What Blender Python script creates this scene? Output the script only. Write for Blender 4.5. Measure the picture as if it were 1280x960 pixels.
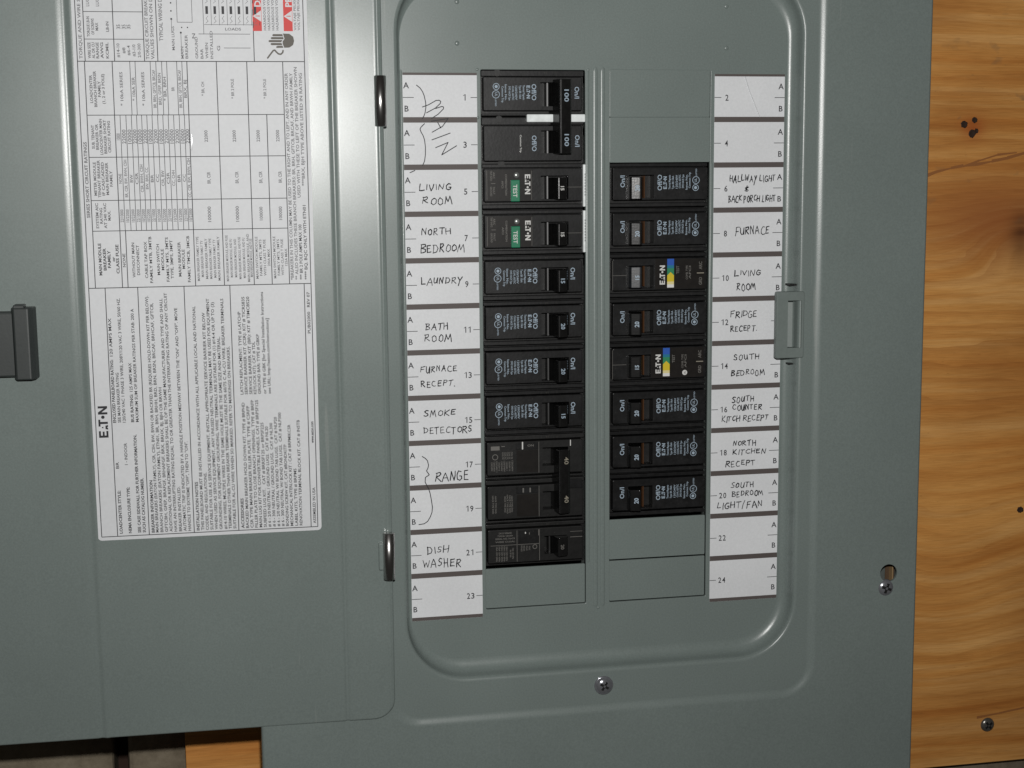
import bpy, bmesh, math, random
from mathutils import Matrix, Vector
from mathutils.geometry import tessellate_polygon

for o in list(bpy.data.objects):
    bpy.data.objects.remove(o, do_unlink=True)
S = bpy.context.scene
COL = S.collection
random.seed(7)

# ------------------------------------------------------------------ camera, world, lamp, exposure
cd = bpy.data.cameras.new('camera'); cam = bpy.data.objects.new('camera', cd); COL.objects.link(cam)
cd.sensor_width = 36.0; cd.lens = 52.744; cd.clip_start = 0.01; cd.clip_end = 50
R3 = ((0.981091, 0.03483, -0.190386), (-0.193372, 0.134702, -0.971835), (-0.008203, 0.990274, 0.13889))
cam.matrix_world = Matrix.Translation((-0.101505, -0.819539, -0.054609)) @ Matrix(R3).to_4x4()
S.camera = cam

w = bpy.data.worlds.new('World'); S.world = w; w.use_nodes = True
w.node_tree.nodes['Background'].inputs[0].default_value = (1.0, 0.93, 0.85, 1)
w.node_tree.nodes['Background'].inputs[1].default_value = 0.03

# the camera's own flash, just above the lens
ld = bpy.data.lights.new('camera_flash', 'SPOT'); fl = bpy.data.objects.new('camera_flash', ld); COL.objects.link(fl)
ld.energy = 22.2; ld.color = (1.0, 0.985, 0.96); ld.shadow_soft_size = 0.009
ld.spot_size = math.radians(106); ld.spot_blend = 1.0
fl.location = (-0.092, -0.822, 0.014)
fl.rotation_euler = (Vector((0.03, 0.0, -0.06)) - fl.location).to_track_quat('-Z', 'Y').to_euler()

S.view_settings.view_transform = 'Standard'; S.view_settings.look = 'None'
S.view_settings.exposure = 0.0; S.view_settings.gamma = 1.0
S.render.engine = 'CYCLES'
S.render.resolution_x, S.render.resolution_y = 1024, 768

# ------------------------------------------------------------------ materials
def mat(name, col, rough=0.5, metal=0.0, spec=0.5, coat=0.0):
    m = bpy.data.materials.new(name); m.use_nodes = True
    b = m.node_tree.nodes['Principled BSDF']
    b.inputs['Base Color'].default_value = (*col, 1); b.inputs['Roughness'].default_value = rough
    b.inputs['Metallic'].default_value = metal; b.inputs['Specular IOR Level'].default_value = spec
    if coat: b.inputs['Coat Weight'].default_value = coat; b.inputs['Coat Roughness'].default_value = 0.12
    return m

class NT:
    def __init__(s, m): s.t = m.node_tree; s.b = s.t.nodes['Principled BSDF']
    def n(s, typ, **kw):
        x = s.t.nodes.new(typ)
        for k, v in kw.items():
            if k[0] == 'i' and k[1:].isdigit(): x.inputs[int(k[1:])].default_value = v
            else: setattr(x, k, v)
        return x
    def l(s, a, b): s.t.links.new(a, b)
    def val(s, x, sock):
        if isinstance(x, (int, float)): sock.default_value = x
        else: s.l(x, sock)
    def math(s, op, a, b=0.0, c=None):
        x = s.n('ShaderNodeMath', operation=op); s.val(a, x.inputs[0]); s.val(b, x.inputs[1])
        if c is not None: s.val(c, x.inputs[2])
        return x.outputs[0]
    def noise(s, vec, scale, detail=3, rough=0.5, dist=0.0):
        x = s.n('ShaderNodeTexNoise'); s.l(vec, x.inputs['Vector'])
        x.inputs['Scale'].default_value = scale; x.inputs['Detail'].default_value = detail
        x.inputs['Roughness'].default_value = rough; x.inputs['Distortion'].default_value = dist
        return x.outputs[0]
    def ramp(s, fac, stops, interp='LINEAR'):
        x = s.n('ShaderNodeValToRGB'); r = x.color_ramp; r.interpolation = interp
        while len(r.elements) < len(stops): r.elements.new(0.5)
        for e, (p, c) in zip(r.elements, stops): e.position = p; e.color = (*c, 1)
        s.l(fac, x.inputs[0]); return x.outputs[0]
    def mix(s, fac, a, b, typ='MIX'):
        x = s.n('ShaderNodeMix', data_type='RGBA', blend_type=typ); s.val(fac, x.inputs[0])
        for sock, v in ((x.inputs[6], a), (x.inputs[7], b)):
            if isinstance(v, tuple): sock.default_value = (*v, 1)
            else: s.l(v, sock)
        return x.outputs[2]
    def bump(s, h, strength, dist):
        x = s.n('ShaderNodeBump'); x.inputs['Strength'].default_value = strength; x.inputs['Distance'].default_value = dist
        s.l(h, x.inputs['Height']); s.l(x.outputs[0], s.b.inputs['Normal'])

def grain(m, col, amt=0.10, scale=600, bump=0.0, blotch=0.06, rvar=0.06, bscale=900):
    """small irregularities in tone, gloss and surface of a real thing"""
    g = NT(m); tc = g.n('ShaderNodeTexCoord').outputs['Object']
    n1 = g.noise(tc, scale, 4, 0.6); n2 = g.noise(tc, 14, 4, 0.55)
    lo = tuple(c * (1 - amt) for c in col); hi = tuple(min(1, c * (1 + amt)) for c in col)
    c1 = g.ramp(n1, [(0.3, lo), (0.7, hi)])
    c2 = g.ramp(n2, [(0.3, (1 - blotch,) * 3), (0.7, (1 + blotch,) * 3)])
    g.l(g.mix(1.0, c1, c2, 'MULTIPLY'), g.b.inputs['Base Color'])
    r0 = g.b.inputs['Roughness'].default_value
    g.l(g.math('MULTIPLY_ADD', n2, rvar * 2, r0 - rvar), g.b.inputs['Roughness'])
    if bump: g.bump(g.noise(tc, bscale, 3, 0.55), bump, 0.0004)
    return m

PAINT = (0.170, 0.203, 0.193)
M = {}
M['paint'] = grain(mat('grey_powder_paint', PAINT, 0.295, spec=0.5), PAINT, 0.09, 1100, 0.07, 0.04, 0.03, 1900)
M['frontpaint'] = grain(mat('grey_front_paint', PAINT, 0.30, spec=0.5), PAINT, 0.09, 1100, 0.06, 0.04, 0.03, 1900)
M['catchgrey'] = grain(mat('catch_grey_plastic', (0.160, 0.190, 0.180), 0.42), (0.160, 0.190, 0.180), 0.05, 500, 0.05)
M['latchgrey'] = grain(mat('dark_latch_plastic', (0.030, 0.036, 0.035), 0.45), (0.030, 0.036, 0.035), 0.08, 500, 0.06)
M['paper'] = grain(mat('label_paper', (0.70, 0.715, 0.735), 0.55, spec=0.3), (0.70, 0.715, 0.735), 0.04, 700, 0.04, 0.055)
M['vinyl'] = grain(mat('label_vinyl', (0.63, 0.645, 0.665), 0.5, spec=0.3), (0.63, 0.645, 0.665), 0.03, 500, 0.05, 0.03)
M['film'] = mat('clear_label_film', (0.63, 0.645, 0.665), 0.12, spec=0.8)
M['bar'] = mat('printed_bar', (0.085, 0.070, 0.066), 0.6)
M['ink'] = mat('printed_ink', (0.045, 0.045, 0.05), 0.6, spec=0.3)
M['inkgrey'] = mat('faint_printed_ink', (0.15, 0.15, 0.16), 0.6, spec=0.3)
M['pen'] = mat('pen_ink', (0.02, 0.02, 0.024), 0.5, spec=0.3)
M['red'] = mat('printed_red', (0.62, 0.06, 0.055), 0.55, spec=0.3)
BLK = (0.0068, 0.0069, 0.0073)
M['black'] = grain(mat('black_breaker_plastic', BLK, 0.36, spec=0.38), BLK, 0.55, 260, 0.08, 0.4, 0.08, 700)
M['dark'] = grain(mat('black_worn_plastic', (0.007, 0.007, 0.0068), 0.42, spec=0.38), (0.007, 0.007, 0.0068), 0.4, 220, 0.10, 0.3, 0.08, 700)
M['lever'] = grain(mat('black_lever_plastic', (0.0075, 0.0075, 0.0075), 0.17, spec=0.7), (0.0075, 0.0075, 0.0075), 0.3, 300, 0.05, 0.2, 0.05)
M['pinline'] = mat('glint_lever_base', (0.008, 0.008, 0.008), 0.40, spec=0.4)  # lever base, its top facet shaped to show a bright line
M['brown'] = mat('brown_lever_base', (0.07, 0.032, 0.014), 0.35)
M['greylever'] = grain(mat('slate_lever_plastic', (0.012, 0.014, 0.017), 0.30, spec=0.5), (0.012, 0.014, 0.017), 0.3, 300, 0.05, 0.2, 0.05)
M['bluewhite'] = mat('pad_print', (0.32, 0.40, 0.475), 0.6)
M['white'] = mat('white_print_glint', (0.62, 0.62, 0.60), 0.6)
M['dim'] = mat('dull_print', (0.13, 0.125, 0.115), 0.6)
M['tan'] = mat('tan_print', (0.26, 0.24, 0.19), 0.6)
M['sticker'] = grain(mat('brown_black_sticker', (0.012, 0.0105, 0.0095), 0.28), (0.012, 0.0105, 0.0095), 0.2, 300, 0.03)
M['green'] = grain(mat('green_test_plastic', (0.002, 0.165, 0.078), 0.36), (0.002, 0.165, 0.078), 0.06, 300, 0.03)
M['lens'] = mat('silver_lens', (0.30, 0.31, 0.30), 0.3, 0.6)
M['whiteplastic'] = grain(mat('white_plastic_strip', (0.78, 0.82, 0.82), 0.35), (0.78, 0.82, 0.82), 0.12, 300, 0.05)
M['blue'] = mat('stripe_blue', (0.015, 0.09, 0.42), 0.45)
M['teal'] = mat('stripe_teal', (0.008, 0.16, 0.27), 0.45)
M['sgreen'] = mat('stripe_green', (0.02, 0.22, 0.10), 0.45)
M['yellow'] = mat('stripe_yellow', (0.62, 0.48, 0.02), 0.45)
M['cream'] = mat('stripe_cream', (0.70, 0.62, 0.30), 0.45)
M['stripewhite'] = mat('stripe_white', (0.70, 0.70, 0.68), 0.45)
M['chrome'] = mat('bright_steel', (0.47, 0.46, 0.45), 0.25, 1.0)
M['steel'] = grain(mat('zinc_screw', (0.58, 0.60, 0.64), 0.20, 0.72), (0.36, 0.37, 0.40), 0.1, 500, 0.05)
M['oldsteel'] = grain(mat('dull_screw', (0.34, 0.33, 0.30), 0.26, 0.65), (0.20, 0.19, 0.17), 0.2, 500, 0.05)
M['recess'] = mat('screw_recess', (0.02, 0.02, 0.02), 0.5, 0.5)
M['hole'] = mat('dark_hole', (0.030, 0.013, 0.006), 0.8)
M['crack'] = mat('dark_grain_split', (0.33, 0.125, 0.032), 0.7)
M['brownwood'] = mat('brown_inside', (0.085, 0.052, 0.028), 0.6)
M['brasstan'] = mat('tan_edge', (0.30, 0.20, 0.10), 0.5)
M['galv'] = grain(mat('enclosure_steel', (0.10, 0.115, 0.108), 0.45, spec=0.4), (0.10, 0.115, 0.108), 0.1, 400, 0.05)

for nm in ('black', 'dark'):
    g = NT(M[nm]); tc = g.n('ShaderNodeTexCoord').outputs['Object']
    l0 = g.b.inputs['Base Color'].links[0].from_socket
    sp = g.ramp(g.noise(tc, 520, 5, 0.7), [(0.60, (0, 0, 0)), (0.74, (1, 1, 1))]); pt = g.ramp(g.noise(tc, 45, 3, 0.6), [(0.42, (0.05,) * 3), (0.68, (0.7,) * 3)])
    g.l(g.mix(g.math('MULTIPLY', sp, pt), l0, (0.060, 0.056, 0.048)), g.b.inputs['Base Color'])

for nm in ('paint', 'frontpaint'):          # settled dust and small rubbed spots on the paint
    g = NT(M[nm]); tc = g.n('ShaderNodeTexCoord').outputs['Object']
    l0 = g.b.inputs['Base Color'].links[0].from_socket
    sp = g.ramp(g.noise(tc, 420, 4, 0.75), [(0.66, (0, 0, 0)), (0.78, (1, 1, 1))]); pt = g.ramp(g.noise(tc, 9, 4, 0.65), [(0.45, (0.0,) * 3), (0.72, (0.7,) * 3)])
    c_ = g.mix(g.math('MULTIPLY', sp, pt), l0, (0.30, 0.30, 0.28))
    mp = g.n('ShaderNodeMapping'); g.l(tc, mp.inputs[0]); mp.inputs['Rotation'].default_value = (0, 0.5, 0); mp.inputs['Scale'].default_value = (160, 160, 7)
    sc_ = g.ramp(g.noise(mp.outputs[0], 1.0, 2, 0.5), [(0.735, (0, 0, 0)), (0.76, (1, 1, 1))])
    g.l(g.mix(g.math('MULTIPLY', sc_, 0.22), c_, (0.34, 0.35, 0.33)), g.b.inputs['Base Color'])

# plywood: amber, flat-sawn grain running left to right
m = mat('amber_plywood', (0.5, 0.2, 0.05), 0.52, spec=0.35); M['ply'] = m
g = NT(m); tc = g.n('ShaderNodeTexCoord').outputs['Object']
sx = g.n('ShaderNodeSeparateXYZ'); g.l(tc, sx.inputs[0]); X, Z = sx.outputs[0], sx.outputs[2]
def vec(ax, az, oy=0.0):
    c = g.n('ShaderNodeCombineXYZ'); g.l(g.math('MULTIPLY', X, ax), c.inputs[0]); c.inputs[1].default_value = oy
    g.l(g.math('MULTIPLY', Z, az), c.inputs[2]); return c.outputs[0]
def gauss(cx, cz, rx, rz):
    a = g.math('POWER', g.math('DIVIDE', g.math('SUBTRACT', X, cx), rx), 2.0)
    b = g.math('POWER', g.math('DIVIDE', g.math('SUBTRACT', Z, cz), rz), 2.0)
    return g.math('POWER', 2.718, g.math('MULTIPLY', g.math('ADD', a, b), -1.0))
knot = gauss(0.427, -0.100, 0.034, 0.024)
dip = gauss(0.380, -0.329, 0.050, 0.075)
warp = g.noise(vec(3.5, 7), 1.0, 2, 0.45)
f = g.math('ADD', Z, g.math('MULTIPLY', warp, 0.011))
f = g.math('ADD', f, g.math('MULTIPLY', knot, -0.030))
f = g.math('ADD', f, g.math('MULTIPLY', dip, 0.016))
cf = g.n('ShaderNodeCombineXYZ'); g.l(g.math('MULTIPLY', X, 3.0), cf.inputs[0]); g.l(g.math('MULTIPLY', f, 70.0), cf.inputs[2])
rings = g.noise(cf.outputs[0], 1.0, 5, 0.62)
cf2 = g.n('ShaderNodeCombineXYZ'); g.l(g.math('MULTIPLY', X, 9.0), cf2.inputs[0]); cf2.inputs[1].default_value = 3.3; g.l(g.math('MULTIPLY', f, 210.0), cf2.inputs[2])
fine = g.noise(cf2.outputs[0], 1.0, 3, 0.6)
base = g.ramp(rings, [(0.28, (0.48, 0.175, 0.034)), (0.40, (0.62, 0.268, 0.064)), (0.52, (0.69, 0.335, 0.093)), (0.62, (0.77, 0.420, 0.145)), (0.74, (0.70, 0.335, 0.090)), (0.86, (0.55, 0.215, 0.046))])
ff = g.ramp(fine, [(0.3, (0.92, 0.90, 0.87)), (0.55, (1.0, 1.0, 1.0)), (0.75, (1.04, 1.04, 1.03))])
ln = g.math('FRACT', g.math('MULTIPLY_ADD', f, 88.0, g.math('MULTIPLY', g.noise(vec(6, 26, 5.0), 1.0, 3, 0.55), 3.2)))
ln = g.math('MULTIPLY', g.math('SMOOTH_MIN', g.math('MULTIPLY', g.math('SUBTRACT', ln, 0.45), 1.9), 1.0, 0.05), 1.0)
ln = g.math('MULTIPLY', g.math('MAXIMUM', ln, 0.0), g.ramp(g.noise(vec(4, 16, 2.0), 1.0, 3, 0.5), [(0.35, (0.15,) * 3), (0.65, (0.85,) * 3)]))
c = g.mix(1.0, base, ff, 'MULTIPLY')
c = g.mix(g.math('MULTIPLY', ln, 0.42), c, (0.36, 0.125, 0.025))
big = g.ramp(g.noise(vec(7, 13, 8.0), 1.0, 2, 0.5), [(0.35, (0.82, 0.76, 0.70)), (0.65, (1.08, 1.08, 1.05))])
c = g.mix(1.0, c, big, 'MULTIPLY')
fib = g.noise(vec(60, 1500, 4.0), 1.0, 3, 0.6)
c = g.mix(1.0, c, g.ramp(fib, [(0.3, (0.84, 0.82, 0.78)), (0.6, (1.05, 1.05, 1.05))]), 'MULTIPLY')
pores = g.ramp(g.noise(vec(240, 900, 6.0), 1.0, 2, 0.5), [(0.66, (0, 0, 0)), (0.76, (1, 1, 1))])
c = g.mix(g.math('MULTIPLY', pores, 0.35), c, (0.24, 0.095, 0.025))
holes_ = gauss(0.389, -0.0275, 0.008, 0.007)
c = g.mix(g.math('MULTIPLY', holes_, 0.75), c, (0.40, 0.085, 0.015))
red = gauss(0.412, -0.087, 0.058, 0.029)
c = g.mix(g.math('MULTIPLY', red, 0.8), c, (0.36, 0.115, 0.032))
core = gauss(0.4265, -0.100, 0.0085, 0.017)
c = g.mix(g.math('MULTIPLY', core, g.ramp(rings, [(0.35, (0.95,) * 3), (0.65, (0.5,) * 3)])), c, (0.06, 0.018, 0.007))
smud = g.ramp(g.noise(vec(38, 62, 1.0), 1.0, 3, 0.55), [(0.61, (0, 0, 0)), (0.70, (1, 1, 1))])
smf = g.math('MULTIPLY', smud, g.math('MULTIPLY', gauss(0.43, -0.02, 0.11, 0.065), 0.80))
c = g.mix(smf, c, (0.17, 0.12, 0.07))
g.l(c, g.b.inputs['Base Color'])
g.bump(fine, 0.18, 0.0006)

CON = (0.20, 0.175, 0.145)
m = mat('masonry', CON, 0.9, spec=0.2); M['wall'] = m
g = NT(m); tc = g.n('ShaderNodeTexCoord').outputs['Object']
n1 = g.noise(tc, 55, 6, 0.65); n2 = g.noise(tc, 8, 3, 0.5)
c = g.ramp(n1, [(0.3, (0.125, 0.102, 0.070)), (0.6, (0.225, 0.19, 0.138)), (0.8, (0.29, 0.25, 0.19))])
g.l(g.mix(1.0, c, g.ramp(n2, [(0.3, (0.75,) * 3), (0.7, (1.1,) * 3)]), 'MULTIPLY'), g.b.inputs['Base Color'])
g.bump(n1, 0.6, 0.003)

# ------------------------------------------------------------------ mesh builder (millimetres: x right, y down, d out of the wall)
def W(p): return (p[0] * .001, -p[2] * .001, -p[1] * .001)

class MB:
    def __init__(s): s.v = []; s.f = []; s.mi = []; s.sm = []; s.mats = []
    def slot(s, m):
        if m not in s.mats: s.mats.append(m)
        return s.mats.index(m)
    def add(s, vs, fs, m, smooth=False):
        o = len(s.v); s.v += [tuple(v) for v in vs]; k = s.slot(m)
        for f_ in fs: s.f.append(tuple(o + i for i in f_)); s.mi.append(k); s.sm.append(smooth)
    def bm(s, b, m, smooth=False):
        b.verts.index_update(); s.add([v.co[:] for v in b.verts], [[v.index for v in f_.verts] for f_ in b.faces], m, smooth); b.free()
    def box(s, x0, y0, d0, x1, y1, d1, m, bev=0.0, seg=2):
        b = bmesh.new(); bmesh.ops.create_cube(b, size=1.0)
        for v in b.verts:
            v.co = ((x0 + x1) / 2 + v.co.x * (x1 - x0), (y0 + y1) / 2 + v.co.y * (y1 - y0), (d0 + d1) / 2 + v.co.z * (d1 - d0))
        if bev: bmesh.ops.bevel(b, geom=b.edges[:], offset=bev, segments=seg, profile=0.5, affect='EDGES')
        s.bm(b, m)
    def prism_y(s, prof, y0, y1, m, bev=0.0):
        """profile of (x, d) points extruded along y"""
        b = bmesh.new(); n = len(prof)
        A = [b.verts.new((x, y0, d)) for x, d in prof]; B = [b.verts.new((x, y1, d)) for x, d in prof]
        b.faces.new(A); b.faces.new(B[::-1])
        for i in range(n): b.faces.new((A[i], B[i], B[(i + 1) % n], A[(i + 1) % n]))
        bmesh.ops.recalc_face_normals(b, faces=b.faces[:])
        if bev: bmesh.ops.bevel(b, geom=b.edges[:], offset=bev, segments=2, profile=0.5, affect='EDGES')
        s.bm(b, m)
    def prism_d(s, poly, d0, d1, m, bev=0.0):
        """outline of (x, y) points with real thickness d0..d1"""
        b = bmesh.new(); n = len(poly)
        A = [b.verts.new((x, y, d0)) for x, y in poly]; B = [b.verts.new((x, y, d1)) for x, y in poly]
        b.faces.new(A); top = b.faces.new(B[::-1])
        for i in range(n): b.faces.new((A[i], B[i], B[(i + 1) % n], A[(i + 1) % n]))
        bmesh.ops.recalc_face_normals(b, faces=b.faces[:])
        if bev:
            bmesh.ops.bevel(b, geom=[e for e in top.edges], offset=bev, segments=3, profile=0.5, affect='EDGES')
        s.bm(b, m)
    def quad(s, x0, y0, x1, y1, d, m): s.add([(x0, y0, d), (x1, y0, d), (x1, y1, d), (x0, y1, d)], [(0, 1, 2, 3)], m)
    def poly(s, pts, d, m): s.add([(x, y, d) for x, y in pts], [tuple(range(len(pts)))], m)
    def sheet(s, loops, d, m):
        """flat sheet with holes; d may be a function of x, y"""
        fd = d if callable(d) else (lambda x, y: d)
        P = [p for l_ in loops for p in l_]
        tri = tessellate_polygon([[Vector((x, y, 0)) for x, y in l_] for l_ in loops])
        s.add([(x, y, fd(x, y)) for x, y in P], [tuple(t) for t in tri], m)
    def loft(s, rings, m, smooth=True, close=True):
        n = len(rings[0]); vs = [p for r in rings for p in r]; fs = []
        for k in range(len(rings) - 1):
            for i in range(n if close else n - 1):
                j = (i + 1) % n; fs.append((k * n + i, k * n + j, (k + 1) * n + j, (k + 1) * n + i))
        s.add(vs, fs, m, smooth)
    def ribbon(s, pts, wd, d, m):
        """pen stroke with round joints"""
        for i in range(len(pts) - 1):
            (xa, ya), (xb, yb) = pts[i], pts[i + 1]; L = math.hypot(xb - xa, yb - ya)
            if L < 1e-6: continue
            nx, ny = -(yb - ya) / L * wd / 2, (xb - xa) / L * wd / 2
            s.add([(xa + nx, ya + ny, d), (xb + nx, yb + ny, d), (xb - nx, yb - ny, d), (xa - nx, ya - ny, d)], [(0, 1, 2, 3)], m)
        for x, y in pts:
            s.add([(x + wd / 2 * math.cos(k * 1.0472), y + wd / 2 * math.sin(k * 1.0472), d + 0.002) for k in range(6)], [tuple(range(6))], m)
    def ringmark(s, cx, cy, r, wd, d, m, n=14):
        a = [(cx + (r - wd / 2) * math.cos(t * 2 * math.pi / n), cy + (r - wd / 2) * math.sin(t * 2 * math.pi / n), d) for t in range(n)]
        b = [(cx + (r + wd / 2) * math.cos(t * 2 * math.pi / n), cy + (r + wd / 2) * math.sin(t * 2 * math.pi / n), d) for t in range(n)]
        s.loft([a, b], m, smooth=False)
    def disc(s, cx, cy, r, d, m, n=16): s.poly([(cx + r * math.cos(t * 2 * math.pi / n), cy + r * math.sin(t * 2 * math.pi / n)) for t in range(n)], d, m)
    def dome(s, cx, cy, d, r, h, m, n=24, k=6):
        rings = []
        for q in range(k + 1):
            a = q / k * math.pi / 2; rr = r * math.cos(a) + 1e-4; rings.append([(cx + rr * math.cos(t * 2 * math.pi / n), cy + rr * math.sin(t * 2 * math.pi / n), d + h * math.sin(a)) for t in range(n)])
        s.loft(rings, m)
    def cyl_y(s, cx, cd_, r, y0, y1, m, n=20):
        ring = lambda y, rr: [(cx + rr * math.cos(t * 2 * math.pi / n), y, cd_ + rr * math.sin(t * 2 * math.pi / n)) for t in range(n)]
        s.loft([ring(y0, r * .8), ring(y0 + .25, r), ring(y1 - .25, r), ring(y1, r * .8)], m)
        for y in (y0, y1): s.add(ring(y, r * .8), [tuple(range(n))], m)
    def build(s, name, parent=None, label=None, origin=(0, 0, 0)):
        me = bpy.data.meshes.new(name); ox, oy, od = origin
        me.from_pydata([W((x - ox, y - oy, d - od)) for x, y, d in s.v], [], s.f)
        for m_ in s.mats: me.materials.append(M[m_])
        me.polygons.foreach_set('material_index', s.mi); me.polygons.foreach_set('use_smooth', s.sm)
        me.update()
        o = bpy.data.objects.new(name, me); COL.objects.link(o)
        o.location = W(origin)
        if parent: o.parent = parent
        if label: o['label'] = label
        return o

def thing(name, label, cat, loc=(0, 0, 0), group=None):
    o = bpy.data.objects.new(name, None); COL.objects.link(o); o.location = W(loc)
    o.empty_display_size = 0.01
    o['label'] = label; o['category'] = cat
    if group: o['group'] = group
    return o

def rrect(x0, y0, x1, y1, r, n=8):
    pts = []
    for cx, cy, a0 in ((x1 - r, y1 - r, 0), (x0 + r, y1 - r, 90), (x0 + r, y0 + r, 180), (x1 - r, y0 + r, 270)):
        for i in range(n + 1):
            a = math.radians(a0 + 90 * i / n); pts.append((cx + r * math.cos(a), cy + r * math.sin(a)))
    return pts
def lift(poly, d): return [(x, y, d) for x, y in poly]

# ------------------------------------------------------------------ printed text (built-in font turned into flat ink)
_tc = {}
def glyphs(s, bold=False):
    key = (s, bold)
    if key in _tc: return _tc[key]
    cu = bpy.data.curves.new('type', 'FONT'); cu.body = s; cu.size = 1.0; cu.resolution_u = 2
    cu.offset = 0.028 if bold else 0.015
    o = bpy.data.objects.new('type', cu); COL.objects.link(o); bpy.context.view_layer.update()
    me = o.evaluated_get(bpy.context.evaluated_depsgraph_get()).to_mesh()
    r = ([(v.co.x, v.co.y) for v in me.vertices], [tuple(p.vertices) for p in me.polygons])
    o.to_mesh_clear(); bpy.data.objects.remove(o); bpy.data.curves.remove(cu)
    _tc[key] = r; return r
_h = glyphs('H')[0]; CAP = max(p[1] for p in _h) - min(p[1] for p in _h)

def text(mb, s, x, y, h, m, rot='N', width=None, align='L', d=0.1, bold=False, mir=False):
    """baseline start (or centre) at x, y; rot N reads right, U reads up, D reads down"""
    vs, fs = glyphs(s, bold)
    if not vs: return
    k = h / CAP; x0 = min(p[0] for p in vs); x1 = max(p[0] for p in vs); kx = k
    if width: kx = width / (x1 - x0)
    off = {'L': x0, 'C': (x0 + x1) / 2, 'R': x1}[align]
    out = []
    for gx, gy in vs:
        a, b = (gx - off) * kx, gy * k
        out.append({'N': (x + a, y - b, d), 'U': (x - b, y - a, d), 'D': (x + b, y + a, d)}[rot])
    mb.add(out, fs, m)

def frame(x, y, h, rot):
    """maker of points in text space (cap height 1)"""
    return {'U': lambda a, b: (x - b * h, y - a * h), 'D': lambda a, b: (x + b * h, y + a * h), 'N': lambda a, b: (x + a * h, y - b * h)}[rot]
def wordmark(mb, x, y, h, rot, m, d):
    P = frame(x, y, h, rot); R = lambda a0, b0, a1, b1: mb.poly([P(a0, b0), P(a1, b0), P(a1, b1), P(a0, b1)], d, m)
    R(0, 0, .24, 1); R(.24, 0, .74, .21); R(.24, .40, .68, .60); R(.24, .79, .74, 1)
    mb.poly([P(.88, 0), P(1.06, 0), P(1.13, .12), P(1.20, 0), P(1.40, 0), P(1.33, .28), P(.95, .28)], d, m)
    mb.poly([P(1.04, .50), P(1.22, .50), P(1.17, .66), P(1.09, .66)], d, m)
    R(1.25, .79, 2.02, 1); R(1.52, 0, 1.76, .79)
    c_ = [P(2.28 + .19 * math.cos(t * .5236), .5 + .19 * math.sin(t * .5236)) for t in range(12)]; mb.poly(c_, d, m)
    R(2.58, 0, 2.82, 1); R(3.26, 0, 3.50, 1); mb.poly([P(2.82, 1), P(3.26, .38), P(3.26, 0), P(2.82, .62)], d, m)

# ------------------------------------------------------------------ single-stroke handwriting
HW = {'A': [[(0, 1), (.36, 0), (.72, 1.02)], [(.14, .64), (.6, .58)]],
 'B': [[(.08, .02), (.05, 1)], [(0, .04), (.5, .04), (.58, .22), (.12, .48), (.62, .6), (.64, .84), (.04, 1)]],
 'C': [[(.62, .1), (.3, .04), (.06, .4), (.1, .85), (.35, 1), (.68, .9)]],
 'D': [[(.1, .05), (.08, 1)], [(0, .06), (.45, .1), (.7, .45), (.55, .85), (.04, 1)]],
 'E': [[(.6, .04), (.1, .08), (.06, .98), (.62, .94)], [(.08, .5), (.5, .46)]],
 'F': [[(.08, .06), (.04, 1)], [(.04, .06), (.66, 0)], [(.06, .5), (.5, .45)]],
 'G': [[(.62, .12), (.3, .04), (.06, .42), (.12, .88), (.42, 1), (.66, .82), (.66, .56), (.4, .56)]],
 'H': [[(.06, 0), (.04, 1)], [(.62, .02), (.6, 1)], [(.05, .54), (.61, .46)]],
 'I': [[(.1, .02), (.1, 1)]],
 'K': [[(.08, 0), (.05, 1)], [(.62, .04), (.1, .55), (.64, 1)]],
 'L': [[(.1, 0), (.06, .96), (.62, .92)]],
 'M': [[(0, 1), (.16, .04), (.4, .72), (.66, .02), (.84, 1.04)]],
 'N': [[(.04, 1), (.1, .04), (.56, .96), (.64, 0)]],
 'O': [[(.34, .04), (.08, .3), (.08, .8), (.34, 1), (.62, .76), (.6, .24), (.34, .04), (.24, .1)]],
 'P': [[(.08, .04), (.06, 1)], [(.02, .06), (.48, .02), (.6, .24), (.44, .46), (.1, .5)]],
 'R': [[(.1, .04), (.04, 1)], [(.02, .08), (.48, .02), (.58, .2), (.42, .42), (.12, .5), (.68, 1)]],
 'S': [[(.58, .1), (.3, .02), (.1, .2), (.2, .44), (.5, .56), (.54, .84), (.28, 1), (.02, .88)]],
 'T': [[(0, .06), (.66, .0)], [(.34, .04), (.3, 1)]],
 'U': [[(.06, .02), (.06, .76), (.26, 1), (.5, .9), (.6, .04), (.62, 1)]],
 'V': [[(.02, .02), (.28, 1), (.6, 0)]],
 'W': [[(0, .04), (.18, 1), (.42, .3), (.62, 1), (.84, 0)]],
 'Y': [[(.04, .02), (.3, .5)], [(.62, 0), (.28, .6), (.1, 1.3)]],
 '/': [[(.5, -.2), (.05, 1.3)]], '.': [[(.1, .95), (.16, 1)]],
 '&': [[(.3, 0), (.3, 1)], [(.1, .35), (.55, .2), (.15, .62), (.6, .8)], [(.05, .85), (.5, .95)]]}
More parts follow.
